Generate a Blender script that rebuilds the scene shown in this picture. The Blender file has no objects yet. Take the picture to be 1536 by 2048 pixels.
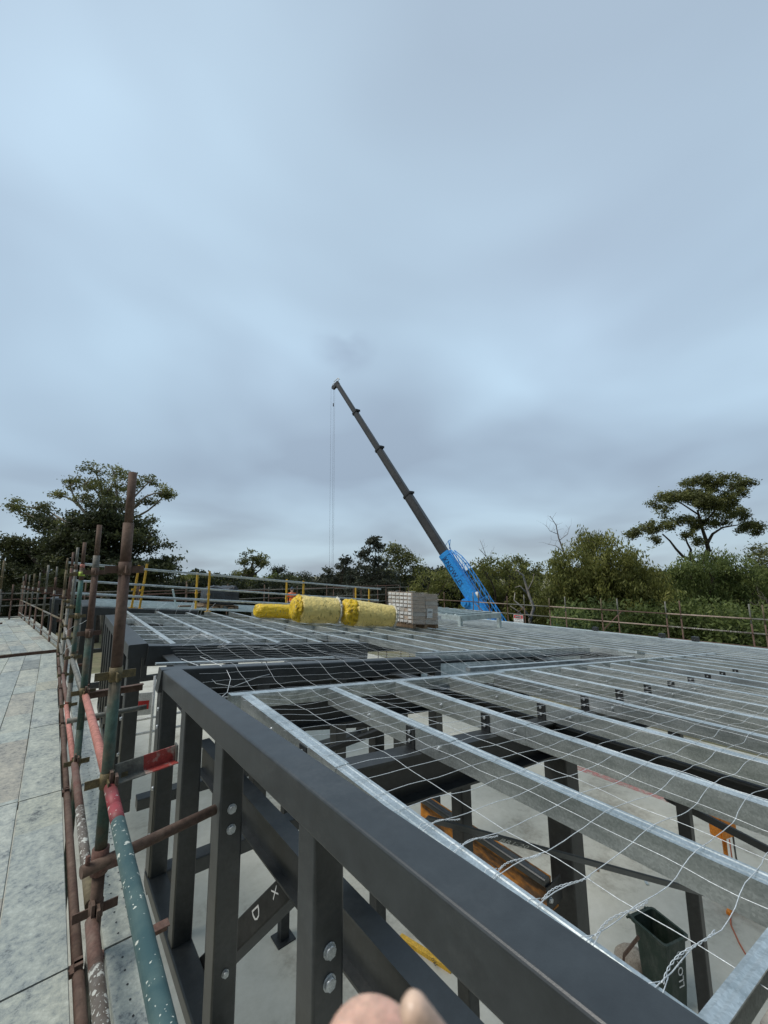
import bpy, bmesh, math, random
import numpy as np
from mathutils import Vector, Matrix, Euler
random.seed(7); rng = np.random.default_rng(11)
S = bpy.context.scene
C = S.collection
# ------------------------------------------------------------------ camera
YAW, PITCH, ROLL, FPX = 0.6865, 0.1506, -0.01104, 800.0
_cy, _sy = math.cos(YAW), math.sin(YAW)
FWD = np.array([_sy*math.cos(PITCH), _cy*math.cos(PITCH), math.sin(PITCH)])
_r = np.array([_cy, -_sy, 0.0]); _u = np.cross(_r, FWD)
RGT = math.cos(ROLL)*_r + math.sin(ROLL)*_u
UPV = -math.sin(ROLL)*_r + math.cos(ROLL)*_u
cam = bpy.data.cameras.new('camera'); camo = bpy.data.objects.new('camera', cam); C.objects.link(camo)
camo.matrix_world = Matrix(((RGT[0], UPV[0], -FWD[0], 0), (RGT[1], UPV[1], -FWD[1], 0), (RGT[2], UPV[2], -FWD[2], 0), (0, 0, 0, 1)))
cam.sensor_fit = 'VERTICAL'; cam.sensor_height = 34.6; cam.sensor_width = 25.95
cam.lens = 34.6*FPX/2048; cam.clip_start = 0.01; cam.clip_end = 2000
cam.dof.use_dof = True; cam.dof.focus_distance = 3.5; cam.dof.aperture_fstop = 9.5
S.camera = camo
def ray(x, y): return FWD + RGT*((x-768)/FPX) + UPV*((1024-y)/FPX)
def at(x, y, D): return Vector(ray(x, y)*D)          # a point D metres in front of the camera
def on_x(x, y, X): d = ray(x, y); return Vector(d*(X/d[0]))
def on_y(x, y, Y): d = ray(x, y); return Vector(d*(Y/d[1]))
def on_z(x, y, z): d = ray(x, y); return Vector(d*(z/d[2]))
# ------------------------------------------------------------------ world, sun, exposure
W = bpy.data.worlds.new('World'); S.world = W; W.use_nodes = True
nt = W.node_tree; nt.nodes.clear()
def N(nt, t, **k):
    n = nt.nodes.new(t)
    for a, b in k.items(): setattr(n, a, b)
    return n
SUN_EL, SUN_ROT = math.radians(55), math.radians(-68)
out = N(nt, 'ShaderNodeOutputWorld'); bg = N(nt, 'ShaderNodeBackground'); sky = N(nt, 'ShaderNodeTexSky')
sky.sky_type = 'NISHITA'; sky.sun_disc = False; sky.sun_elevation = SUN_EL; sky.sun_rotation = SUN_ROT
bg.inputs[1].default_value = 0.1
tc = N(nt, 'ShaderNodeTexCoord'); L = nt.links.new
def math_n(nt, op, a, b=None, clamp=False):
    n = N(nt, 'ShaderNodeMath', operation=op); n.use_clamp = clamp
    for i, v in enumerate((a, b)):
        if v is None: continue
        if isinstance(v, (int, float)): n.inputs[i].default_value = v
        else: nt.links.new(v, n.inputs[i])
    return n.outputs[0]
sep = N(nt, 'ShaderNodeSeparateXYZ'); L(tc.outputs['Generated'], sep.inputs[0])
den = math_n(nt, 'ADD', math_n(nt, 'MAXIMUM', sep.outputs[2], 0.0), 0.22)
cmb = N(nt, 'ShaderNodeCombineXYZ')
L(math_n(nt, 'DIVIDE', sep.outputs[0], den), cmb.inputs[0]); L(math_n(nt, 'DIVIDE', sep.outputs[1], den), cmb.inputs[1])
n1 = N(nt, 'ShaderNodeTexNoise'); n1.inputs['Scale'].default_value = 0.95; n1.inputs['Detail'].default_value = 3.5
n1.inputs['Roughness'].default_value = 0.42; n1.inputs['Distortion'].default_value = 0.35; L(cmb.outputs[0], n1.inputs['Vector'])
cr = N(nt, 'ShaderNodeValToRGB'); L(n1.outputs[0], cr.inputs[0])
e = cr.color_ramp.elements; e[0].position = 0.36; e[1].position = 0.66
e[0].color = (2.50, 3.12, 3.86, 1); e[1].color = (3.60, 4.70, 5.66, 1)
gr = N(nt, 'ShaderNodeValToRGB'); L(sep.outputs[2], gr.inputs[0])
g = gr.color_ramp.elements; g[0].position = 0.0; g[0].color = (0.90, 0.88, 0.84, 1); g[1].position = 0.85; g[1].color = (1.12, 1.13, 1.12, 1)
m = gr.color_ramp.elements.new(0.22); m.color = (0.87, 0.88, 0.89, 1)
m = gr.color_ramp.elements.new(0.5); m.color = (0.97, 0.99, 1.0, 1)
mul = N(nt, 'ShaderNodeMix', data_type='RGBA', blend_type='MULTIPLY'); mul.inputs[0].default_value = 1
L(cr.outputs[0], mul.inputs[6]); L(gr.outputs[0], mul.inputs[7])
# a few ragged dark wisps of low cloud
n2 = N(nt, 'ShaderNodeTexNoise'); n2.inputs['Scale'].default_value = 4.5; n2.inputs['Detail'].default_value = 3; L(cmb.outputs[0], n2.inputs['Vector'])
dst = N(nt, 'ShaderNodeVectorMath', operation='DISTANCE'); L(tc.outputs['Generated'], dst.inputs[0]); dst.inputs[1].default_value = (0.47, 0.71, 0.52)
near = math_n(nt, 'SUBTRACT', 1.0, math_n(nt, 'DIVIDE', dst.outputs['Value'], 0.085), True)
wisp = math_n(nt, 'MULTIPLY', math_n(nt, 'MULTIPLY', near, math_n(nt, 'SUBTRACT', n2.outputs[0], 0.45, True)), 3.6, True)
mw = N(nt, 'ShaderNodeMix', data_type='RGBA'); L(wisp, mw.inputs[0]); L(mul.outputs[2], mw.inputs[6]); mw.inputs[7].default_value = (2.15, 2.7, 3.5, 1)
# brighter thin patches of cloud, and sky dimming added behind camera to darken steel
def lobe(d, width, amount):
    dn = N(nt, 'ShaderNodeVectorMath', operation='DISTANCE'); L(tc.outputs['Generated'], dn.inputs[0]); dn.inputs[1].default_value = d
    q = math_n(nt, 'SUBTRACT', 1.0, math_n(nt, 'DIVIDE', dn.outputs['Value'], width), True); return math_n(nt, 'MULTIPLY', math_n(nt, 'MULTIPLY', q, q), amount)
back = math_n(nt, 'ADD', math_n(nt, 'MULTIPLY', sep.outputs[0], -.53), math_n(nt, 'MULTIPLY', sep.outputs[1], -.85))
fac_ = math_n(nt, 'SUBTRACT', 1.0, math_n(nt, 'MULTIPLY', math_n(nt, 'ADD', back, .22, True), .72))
for a_ in (lobe((.77, .32, .50), .55, .20), lobe((-.06, .72, .69), .6, .12), lobe((.36, .80, .44), .35, .12)): fac_ = math_n(nt, 'ADD', fac_, a_)
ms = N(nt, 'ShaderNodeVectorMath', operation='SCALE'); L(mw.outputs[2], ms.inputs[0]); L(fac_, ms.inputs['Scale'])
mx = N(nt, 'ShaderNodeMix', data_type='RGBA'); mx.inputs[0].default_value = 0.93
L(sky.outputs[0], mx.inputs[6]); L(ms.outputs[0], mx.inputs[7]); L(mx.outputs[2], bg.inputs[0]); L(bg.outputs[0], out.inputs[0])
sl = bpy.data.lights.new('sun', 'SUN'); sl.energy = 1.5; sl.angle = math.radians(25); sl.color = (1, 0.95, 0.87)
slo = bpy.data.objects.new('sun', sl); C.objects.link(slo)
_sd = Vector((math.sin(SUN_ROT)*math.cos(SUN_EL), math.cos(SUN_ROT)*math.cos(SUN_EL), math.sin(SUN_EL)))
slo.rotation_euler = _sd.to_track_quat('Z', 'Y').to_euler()
S.view_settings.view_transform = 'Standard'; S.view_settings.look = 'None'
S.view_settings.exposure = 0.64; S.view_settings.gamma = 1.0
S.render.engine = 'CYCLES'
# ------------------------------------------------------------------ materials
def new_mat(name):
    m = bpy.data.materials.new(name); m.use_nodes = True
    return m, m.node_tree, m.node_tree.nodes['Principled BSDF']
def ramp(nt, src, stops):
    r = N(nt, 'ShaderNodeValToRGB'); nt.links.new(src, r.inputs[0]); el = r.color_ramp.elements
    while len(el) < len(stops): el.new(0.5)
    for e_, (p, c) in zip(el, stops): e_.position = p; e_.color = (*c, 1)
    return r.outputs[0]
def noise(nt, scale, detail=4, rough=.55, vec=None, stretch=None):
    n = N(nt, 'ShaderNodeTexNoise'); n.inputs['Scale'].default_value = scale; n.inputs['Detail'].default_value = detail; n.inputs['Roughness'].default_value = rough
    if vec is None: vec = N(nt, 'ShaderNodeNewGeometry').outputs['Position']
    if stretch:
        mp = N(nt, 'ShaderNodeMapping'); mp.inputs['Scale'].default_value = stretch; nt.links.new(vec, mp.inputs[0]); vec = mp.outputs[0]
    nt.links.new(vec, n.inputs['Vector']); return n.outputs[0]
def bump(nt, bs, src, strength=.3, dist=.002):
    b = N(nt, 'ShaderNodeBump'); b.inputs['Strength'].default_value = strength; b.inputs['Distance'].default_value = dist
    nt.links.new(src, b.inputs['Height']); nt.links.new(b.outputs[0], bs.inputs['Normal'])
def M(name, c1, c2=None, scale=6, rough=.6, metal=0, bumps=.2, bscale=60, stretch=None, lo=.35, hi=.65, spec=None, bdist=.002, dust=0, mott=.3):
    m, nt, bs = new_mat(name); c2 = c2 or tuple(v*.75 for v in c1)
    f = noise(nt, scale, 6, .6, stretch=stretch)
    col = ramp(nt, f, [(lo, c1), (hi, c2)])
    mt_ = ramp(nt, noise(nt, scale*5.3, 4, .7), [(.3, (1-mott,)*3), (.7, (1+mott,)*3)])
    mm_ = N(nt, 'ShaderNodeMix', data_type='RGBA', blend_type='MULTIPLY'); mm_.inputs[0].default_value = 1; nt.links.new(col, mm_.inputs[6]); nt.links.new(mt_, mm_.inputs[7]); col = mm_.outputs[2]
    if dust:
        dn_ = math_n(nt, 'MULTIPLY', math_n(nt, 'SUBTRACT', math_n(nt, 'ADD', math_n(nt, 'MULTIPLY', noise(nt, 1.7, 7, .72), .7), math_n(nt, 'MULTIPLY', noise(nt, 45, 3, .7), .3)), .5, True), dust, True)
        dm_ = N(nt, 'ShaderNodeMix', data_type='RGBA'); nt.links.new(dn_, dm_.inputs[0]); nt.links.new(col, dm_.inputs[6]); dm_.inputs[7].default_value = (.13, .13, .12, 1); col = dm_.outputs[2]
    nt.links.new(col, bs.inputs['Base Color'])
    f2 = noise(nt, bscale, 4, .6)
    nt.links.new(math_n(nt, 'ADD', math_n(nt, 'MULTIPLY', f, .16), rough-.08), bs.inputs['Roughness'])
    bs.inputs['Metallic'].default_value = metal
    if spec is not None: bs.inputs['Specular IOR Level'].default_value = spec
    if bumps: bump(nt, bs, f2, bumps, bdist)
    return m
MT = {}
MT['black'] = M('black_paint_steel', (.020, .024, .026), (.027, .031, .033), 2.2, .40, 0, .12, 220, spec=.75, dust=1.3)
MT['black2'] = M('black_primer_steel', (.016, .018, .019), (.024, .026, .027), 3, .5, 0, .1, 200, dust=1.0)
def galv():
    m, nt, bs = new_mat('galvanised_steel')
    pos = N(nt, 'ShaderNodeNewGeometry').outputs['Position']
    v = N(nt, 'ShaderNodeTexVoronoi'); v.inputs['Scale'].default_value = 150; nt.links.new(pos, v.inputs['Vector'])
    sp = N(nt, 'ShaderNodeSeparateColor'); nt.links.new(v.outputs['Color'], sp.inputs[0])
    f = noise(nt, 9, 7, .7, stretch=(1, .22, 1)); 
    mixv = math_n(nt, 'ADD', math_n(nt, 'MULTIPLY', sp.outputs[0], .14), math_n(nt, 'MULTIPLY', f, .86))
    nt.links.new(ramp(nt, mixv, [(.32, (.34, .38, .38)), (.5, (.52, .56, .56)), (.68, (.74, .78, .78))]), bs.inputs['Base Color'])
    bs.inputs['Metallic'].default_value = .80
    nt.links.new(math_n(nt, 'ADD', math_n(nt, 'MULTIPLY', mixv, .25), .28), bs.inputs['Roughness'])
    bump(nt, bs, f, .15, .003); return m
MT['galv'] = galv()
MT['zinc'] = M('zinc_bolt', (.62, .65, .66), (.45, .48, .5), 40, .4, .6, .1)
MT['wire'] = M('galvanised_wire', (.80, .83, .84), (.66, .69, .70), 20, .38, .2, 0)
MT['rust'] = M('rusted_tube', (.095, .052, .038), (.155, .105, .078), 9, .8, .1, .6, 160, stretch=(1, 1, .4))
MT['redtube'] = M('worn_red_tube', (.14, .062, .046), (.17, .115, .09), 11, .75, .05, .5, 150)
MT['pink'] = M('salmon_paint_tube', (.50, .20, .16), (.36, .15, .11), 14, .7, 0, .4, 140, lo=.45, hi=.62)
MT['palerail'] = M('pale_salmon_tube', (.42, .33, .27), (.30, .22, .17), 5, .7, 0, .4, 140)
MT['green'] = M('worn_green_tube', (.045, .085, .065), (.11, .095, .065), 8, .7, .1, .5, 140, lo=.42, hi=.6)
MT['teal'] = M('teal_paint_tube', (.05, .15, .12), (.08, .12, .10), 10, .6, .05, .4, 140)
MT['greytube'] = M('grey_galvanised_tube', (.22, .22, .19), (.13, .125, .11), 12, .65, .3, .5, 130)
MT['brass'] = M('brown_yellow_clip', (.20, .15, .07), (.10, .085, .05), 40, .6, .3, .5, 160)
MT['olive'] = M('olive_brown_tube', (.17, .14, .075), (.10, .075, .05), 9, .75, .1, .5, 150)
def splatter(name, base1, base2, spots, scale, thr, sc2=9):
    m, nt, bs = new_mat(name)
    f = noise(nt, sc2, 5, .6); base = ramp(nt, f, [(.4, base1), (.62, base2)])
    v = noise(nt, scale, 3, .55); v2 = noise(nt, scale*2.7, 2, .5)
    fac = math_n(nt, 'MULTIPLY', math_n(nt, 'SUBTRACT', math_n(nt, 'MAXIMUM', v, math_n(nt, 'SUBTRACT', v2, .045)), thr, True), 60, True)
    mx_ = N(nt, 'ShaderNodeMix', data_type='RGBA'); nt.links.new(fac, mx_.inputs[0]); nt.links.new(base, mx_.inputs[6]); mx_.inputs[7].default_value = (*spots, 1)
    nt.links.new(mx_.outputs[2], bs.inputs['Base Color']); bs.inputs['Roughness'].default_value = .55
    bump(nt, bs, math_n(nt, 'ADD', fac, math_n(nt, 'MULTIPLY', noise(nt, 150, 3), .5)), .4, .001); return m
MT['splat_green'] = splatter('paint_splattered_green_tube', (.035, .085, .09), (.07, .125, .12), (.62, .64, .56), 34, .655)
MT['splat_red'] = splatter('paint_splattered_red_tube', (.33, .05, .06), (.20, .05, .05), (.6, .6, .55), 34, .66)
MT['splat_brown'] = splatter('plaster_splattered_brown_tube', (.11, .085, .065), (.16, .14, .12), (.55, .55, .50), 30, .585)
MT['yellow'] = M('yellow_painted_post', (.72, .42, .03), (.6, .35, .04), 8, .5, 0, .1)
MT['craneblue'] = M('crane_blue_paint', (.03, .31, .78), (.025, .28, .72), 1.5, .38, 0, .05, spec=.5)
MT['boomgrey'] = M('boom_dark_grey', (.030, .031, .033), (.045, .045, .045), .8, .5, 0, .05)
MT['darkblue'] = M('boom_lettering_blue', (.01, .04, .14), None, 5, .5)
MT['white'] = M('white_paint', (.72, .73, .72), (.62, .63, .62), 12, .5)
MT['red'] = M('red_sign_paint', (.6, .03, .03), None, 10, .5)
MT['ink'] = M('black_ink', (.02, .02, .02), None, 10, .5)
MT['chalk'] = M('chalk_mark', (.66, .68, .68), (.45, .47, .47), 60, .9)
MT['orange'] = M('orange_plastic', (.85, .27, .02), (.75, .24, .02), 6, .45)
MT['rustorange'] = M('orange_rusted_steel', (.62, .24, .03), (.10, .06, .035), 4.5, .8, 0, .4, 90, stretch=(1, .5, 2.2), lo=.44, hi=.60)
MT['bin'] = M('dirty_green_plastic', (.020, .038, .026), (.085, .095, .08), 11, .6, 0, .3, 70, stretch=(1, 1, .35), lo=.45, hi=.8)
MT['timber'] = M('pallet_timber', (.26, .18, .11), (.16, .11, .07), 9, .85, 0, .4, 80)
MT['skin'] = M('skin', (.70, .46, .33), (.70, .40, .31), 30, .5, 0, .05)
MT['nail'] = M('finger_nail', (.70, .50, .36), (.68, .44, .34), 30, .35, 0, 0)
MT['skin'].node_tree.nodes['Principled BSDF'].inputs['Subsurface Weight'].default_value = .15
MT['skin'].node_tree.nodes['Principled BSDF'].inputs['Subsurface Scale'].default_value = .01
MT['hivis'] = M('high_visibility_orange', (1.0, .20, .02), (.95, .16, .02), 20, .8)
MT['navy'] = M('dark_work_trousers', (.02, .022, .035), None, 20, .85)
MT['bluehat'] = M('dark_blue_cap', (.03, .05, .10), None, 20, .7)
MT['bark'] = M('grey_brown_bark', (.10, .075, .055), (.045, .035, .028), 3, .9, 0, .8, 12, bdist=.03)
MT['palebark'] = M('pale_gum_bark', (.42, .38, .32), (.22, .19, .16), 2.5, .85, 0, .5, 10, bdist=.02)
MT['deadwood'] = M('dead_grey_wood', (.24, .20, .185), (.14, .12, .11), 3, .9, 0, .3, 12)
MT['blackwrap'] = M('black_plastic_wrap', (.02, .022, .025), (.035, .037, .04), 5, .38, 0, .8, 9, bdist=.05)
MT['glassdark'] = M('dark_cab_glass', (.02, .025, .03), None, 4, .1)
MT['tyre'] = M('tyre_rubber', (.02, .02, .02), None, 9, .85)
MT['fence'] = M('dark_green_sheet_fence', (.03, .07, .055), (.04, .08, .065), 1, .6)
MT['cream'] = M('cream_wall', (.55, .50, .40), (.5, .46, .38), 1, .8)
MT['paleroof'] = M('pale_roof_sheet', (.42, .50, .50), (.50, .56, .56), 1.2, .45, .3, .05)
MT['redcord'] = M('orange_red_cord', (.55, .16, .08), None, 9, .6)
MT['sack'] = M('pale_brown_sack', (.42, .36, .29), (.3, .25, .2), 9, .9, 0, .5, 30)
MT['hose'] = M('yellow_floor_level', (.75, .45, .05), None, 9, .5)
def concrete():
    m, nt, bs = new_mat('cream_concrete_slab')
    a = noise(nt, .55, 8, .62); b = noise(nt, 9, 6, .65)
    f = math_n(nt, 'ADD', math_n(nt, 'MULTIPLY', a, .75), math_n(nt, 'MULTIPLY', b, .25))
    nt.links.new(ramp(nt, f, [(.34, (.30, .28, .23)), (.46, (.50, .49, .42)), (.66, (.62, .61, .54))]), bs.inputs['Base Color'])
    bs.inputs['Roughness'].default_value = .75; bump(nt, bs, b, .2, .004); return m
MT['concrete'] = concrete()
def plankmat():
    m, nt, bs = new_mat('worn_steel_plank')
    oi = N(nt, 'ShaderNodeObjectInfo'); tcn = N(nt, 'ShaderNodeTexCoord'); sp = N(nt, 'ShaderNodeSeparateXYZ'); nt.links.new(tcn.outputs['Object'], sp.inputs[0])
    seg = math_n(nt, 'FLOOR', math_n(nt, 'ADD', math_n(nt, 'MULTIPLY', sp.outputs[1], .7), math_n(nt, 'MULTIPLY', oi.outputs['Random'], 7)))
    wn = N(nt, 'ShaderNodeTexWhiteNoise', noise_dimensions='2D'); cb = N(nt, 'ShaderNodeCombineXYZ')
    nt.links.new(seg, cb.inputs[0]); nt.links.new(math_n(nt, 'MULTIPLY', oi.outputs['Random'], 91), cb.inputs[1]); nt.links.new(cb.outputs[0], wn.inputs[0])
    tint = ramp(nt, wn.outputs[0], [(0, (.38, .41, .41)), (.2, (.44, .47, .45)), (.45, (.48, .48, .43)), (.6, (.42, .45, .45)), (.75, (.51, .52, .48)), (.86, (.41, .38, .34)), (.91, (.27, .29, .29)), (.95, (.46, .48, .44)), (1, (.44, .40, .32))])
    f = noise(nt, 5, 9, .75, stretch=(1.3, .6, 1)); g_ = noise(nt, 26, 8, .82)
    k = math_n(nt, 'ADD', math_n(nt, 'MULTIPLY', f, .42), math_n(nt, 'MULTIPLY', g_, .58))
    dirt = ramp(nt, k, [(.38, (.22, .24, .28)), (.46, (.72, .75, .77)), (.53, (1.0, 1.0, .95)), (.62, (1.32, 1.32, 1.28))])
    hs = N(nt, 'ShaderNodeMix', data_type='RGBA', blend_type='MULTIPLY'); hs.inputs[0].default_value = 1; nt.links.new(tint, hs.inputs[6]); hs.inputs[7].default_value = (.95, .95, .92, 1); tint = hs.outputs[2]
    mm = N(nt, 'ShaderNodeMix', data_type='RGBA', blend_type='MULTIPLY'); mm.inputs[0].default_value = 1; nt.links.new(tint, mm.inputs[6]); nt.links.new(dirt, mm.inputs[7])
    nt.links.new(mm.outputs[2], bs.inputs['Base Color']); bs.inputs['Roughness'].default_value = .7; bs.inputs['Metallic'].default_value = .1
    bump(nt, bs, k, .6, .006); return m
MT['plank'] = plankmat()
def yellowroll(name, c):
    m, nt, bs = new_mat(name)
    f = noise(nt, 5, 5, .6); base = ramp(nt, f, [(.35, c), (.7, tuple(v*.85 for v in c))])
    wv = noise(nt, 9, 2, .3, stretch=(2.6, 1.8, .9)); fac = math_n(nt, 'MULTIPLY', math_n(nt, 'SUBTRACT', wv, .60, True), 9, True)
    mx_ = N(nt, 'ShaderNodeMix', data_type='RGBA'); nt.links.new(fac, mx_.inputs[0]); nt.links.new(base, mx_.inputs[6]); mx_.inputs[7].default_value = (.42, .33, .09, 1)
    nt.links.new(mx_.outputs[2], bs.inputs['Base Color']); bs.inputs['Roughness'].default_value = .3
    bump(nt, bs, math_n(nt, 'ADD', f, math_n(nt, 'MULTIPLY', noise(nt, 16, 4, .6), .5)), .9, .07); return m
MT['rollyellow'] = yellowroll('bright_yellow_plastic', (.90, .60, .02))
MT['rollpale'] = yellowroll('pale_yellow_under_film', (.88, .69, .23))
MT['film'] = M('milky_plastic_film', (.62, .60, .50), (.7, .68, .58), 8, .3, 0, .8, 14, bdist=.04)
MT['boxes'] = M('brown_cardboard', (.42, .33, .25), (.50, .41, .33), 7, .6, 0, .5, 20, stretch=(.6, .6, 3), bdist=.01)
MT['boxes2'] = M('grey_wrapped_cardboard', (.50, .46, .41), (.38, .34, .29), 7, .5, 0, .6, 16, stretch=(.5, .5, 3), bdist=.01)
MT['cartons'] = M('white_carton_end', (.80, .80, .78), (.5, .5, .48), 9, .5, 0, .4, 20)
def leafmat(name, dark, light, yell=None, rough=.6):
    m, nt, bs = new_mat(name)
    at_ = N(nt, 'ShaderNodeAttribute', attribute_name='tint')
    nt.links.new(ramp(nt, at_.outputs['Fac'], [(0, dark), (.7, light), (1, yell or light)]), bs.inputs['Base Color'])
    bs.inputs['Roughness'].default_value = rough; bs.inputs['Specular IOR Level'].default_value = .35
    tr_ = N(nt, 'ShaderNodeBsdfTranslucent'); nt.links.new(bs.inputs['Base Color'].links[0].from_socket, tr_.inputs[0])
    mx_ = N(nt, 'ShaderNodeMixShader'); mx_.inputs[0].default_value = .4; nt.links.new(bs.outputs[0], mx_.inputs[1]); nt.links.new(tr_.outputs[0], mx_.inputs[2]); nt.links.new(mx_.outputs[0], nt.nodes['Material Output'].inputs[0])
    return m
MT['leafdark'] = leafmat('dark_leaves', (.038, .048, .025), (.09, .105, .045), (.18, .19, .075))
MT['leafgum'] = leafmat('gum_leaves', (.085, .095, .038), (.21, .225, .08), (.34, .34, .12))
MT['leafolive'] = leafmat('olive_wattle_leaves', (.10, .11, .03), (.24, .25, .068), (.36, .35, .11))
MT['leafgrey'] = leafmat('grey_green_leaves', (.035, .042, .03), (.09, .10, .07), (.17, .18, .13))
MT['leafgreen'] = leafmat('mid_green_leaves', (.075, .105, .032), (.185, .23, .068), (.28, .31, .10))
MT['scrub'] = leafmat('scrub_leaves', (.02, .028, .014), (.05, .06, .026), (.08, .09, .035))
MT['ground'] = M('dry_grass_ground', (.14, .14, .07), (.20, .17, .10), .4, .95, 0, .3, 6)
# ------------------------------------------------------------------ object helpers
ORG = {}
def worg(o): return ORG.get(o.name, Vector((0, 0, 0)))
def link_mesh(name, me, mats, parent=None, loc=None, smooth=False):
    if not isinstance(mats, (list, tuple)): mats = [mats]
    for m_ in mats: me.materials.append(m_)
    o = bpy.data.objects.new(name, me); C.objects.link(o)
    n = len(me.vertices); co = np.empty(n*3); me.vertices.foreach_get('co', co); co = co.reshape(-1, 3)
    if parent is not None:
        o.parent = parent; base = worg(parent); ORG[o.name] = base
        co -= np.array(base)
    else:
        if loc is None: loc = Vector(((co[:, 0].min()+co[:, 0].max())/2, (co[:, 1].min()+co[:, 1].max())/2, co[:, 2].min()))
        o.location = loc; ORG[o.name] = Vector(loc); co -= np.array(loc)
    me.vertices.foreach_set('co', co.ravel())
    if smooth:
        me.polygons.foreach_set('use_smooth', [True]*len(me.polygons))
    me.update(); return o
def build(name, bm, mat, parent=None, smooth=False, loc=None):
    me = bpy.data.meshes.new(name); bm.to_mesh(me); bm.free()
    return link_mesh(name, me, mat, parent, loc, smooth)
def tag(o, label=None, cat=None, group=None, kind=None):
    if label: o['label'] = label
    if cat: o['category'] = cat
    if group: o['group'] = group
    if kind: o['kind'] = kind
    return o
def empty(name, loc, label=None, cat=None, group=None):
    o = bpy.data.objects.new(name, None); C.objects.link(o); o.location = loc; ORG[o.name] = Vector(loc); o.empty_display_size = .2
    return tag(o, label, cat, group)
V = Vector
def frame(p0, p1, up=V((0, 0, 1))):
    d = (p1-p0).normalized(); s = d.cross(up)
    if s.length < 1e-4: s = d.cross(V((0, 1, 0)))
    s.normalize(); u = s.cross(d); return d, s, u
def extrude(bm, prof, p0, p1, up=V((0, 0, 1)), mi=0, cap=True):
    # prof is a closed polygon of (side, up) offsets; side points to the right of p0->p1
    p0 = V(p0); p1 = V(p1); d, s, u = frame(p0, p1, V(up))
    a = [bm.verts.new(p0+s*x+u*y) for x, y in prof]; b = [bm.verts.new(p1+s*x+u*y) for x, y in prof]
    n = len(prof)
    for i in range(n):
        f = bm.faces.new((a[i], a[(i+1) % n], b[(i+1) % n], b[i])); f.material_index = mi
    if cap:
        f = bm.faces.new(a[::-1]); f.material_index = mi; f = bm.faces.new(b); f.material_index = mi
    bm.normal_update()
def rrect(w, h, r=.008, seg=3, x0=0, y0=0):
    # rounded rectangle centred on x0, from y0 (bottom) up
    pts = []
    for cx, cy, a0 in ((w/2-r, h-r, 0), (-w/2+r, h-r, 90), (-w/2+r, r, 180), (w/2-r, r, 270)):
        for i in range(seg+1):
            a = math.radians(a0+90*i/seg); pts.append((x0+cx+r*math.cos(a), y0+cy+r*math.sin(a)))
    return pts
def rect(w, h, x0=0, y0=0): return [(x0+w/2, y0+h), (x0-w/2, y0+h), (x0-w/2, y0), (x0+w/2, y0)]
def isec(w, h, tf=.012, tw=.009, y0=0):
    a, b = w/2, tw/2
    return [(a, y0), (a, y0+tf), (b, y0+tf), (b, y0+h-tf), (a, y0+h-tf), (a, y0+h), (-a, y0+h), (-a, y0+h-tf), (-b, y0+h-tf), (-b, y0+tf), (-a, y0+tf), (-a, y0)]
def box(bm, c, size, rot=None, mi=0):
    r = bmesh.ops.create_cube(bm, size=1); vs = r['verts']
    mt = Matrix.Diagonal((*size, 1)); 
    if rot is not None: mt = rot.to_4x4() @ mt
    mt = Matrix.Translation(V(c)) @ mt
    bmesh.ops.transform(bm, matrix=mt, verts=vs)
    for v in vs:
        for f in v.link_faces: f.material_index = mi
def tube(bm, pts, r, seg=10, mi=0, radii=None, caps=True):
    pts = [V(p) for p in pts]; rings = []; up = None
    for i, p in enumerate(pts):
        d = (pts[min(i+1, len(pts)-1)]-pts[max(i-1, 0)]).normalized()
        if up is None: up = d.orthogonal().normalized()
        s = d.cross(up)
        if s.length < 1e-5: s = d.orthogonal()
        s.normalize(); u = s.cross(d).normalized(); up = u
        rr = radii[i] if radii else r
        rings.append([bm.verts.new(p+(s*math.cos(a)+u*math.sin(a))*rr) for a in [2*math.pi*k/seg for k in range(seg)]])
    for i in range(len(pts)-1):
        for k in range(seg):
            f = bm.faces.new((rings[i][k], rings[i][(k+1) % seg], rings[i+1][(k+1) % seg], rings[i+1][k])); f.material_index = mi; f.smooth = True
    if caps and seg > 3:
        f = bm.faces.new(rings[0][::-1]); f.material_index = mi
        f = bm.faces.new(rings[-1]); f.material_index = mi
def B(): return bmesh.new()
def hexbolt(bm, p, n, r=.019, h=.014):
    tube(bm, [V(p)-V(n)*.002, V(p)+V(n)*.003], r*1.25, 12); tube(bm, [V(p)+V(n)*.003, V(p)+V(n)*h], r, 6)
    for v in bm.verts: pass
def text(name, body, org, xd, yd, size, mat, parent=None, depth=.001, align='LEFT', sx=1):
    cu = bpy.data.curves.new(name, 'FONT'); cu.body = body; cu.size = size; cu.extrude = depth; cu.align_x = align; cu.resolution_u = 2
    o = bpy.data.objects.new(name, cu); C.objects.link(o); bpy.context.view_layer.update()
    me = bpy.data.meshes.new_from_object(o.evaluated_get(bpy.context.evaluated_depsgraph_get()))
    bpy.data.objects.remove(o); bpy.data.curves.remove(cu)
    xd = V(xd).normalized(); zd = xd.cross(V(yd)).normalized(); yd = zd.cross(xd)
    mt = Matrix((( xd[0]*sx, yd[0], zd[0], org[0]), (xd[1]*sx, yd[1], zd[1], org[1]), (xd[2]*sx, yd[2], zd[2], org[2]), (0, 0, 0, 1)))
    me.transform(mt); me.materials.clear()
    return link_mesh(name, me, mat, parent)
ORD = ['first', 'second', 'third', 'fourth', 'fifth', 'sixth', 'seventh', 'eighth', 'ninth', 'tenth', 'eleventh', 'twelfth', 'thirteenth', 'fourteenth', 'fifteenth', 'sixteenth', 'seventeenth', 'eighteenth', 'nineteenth', 'twentieth', 'twenty-first', 'twenty-second', 'twenty-third', 'twenty-fourth', 'twenty-fifth', 'twenty-sixth']
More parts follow.
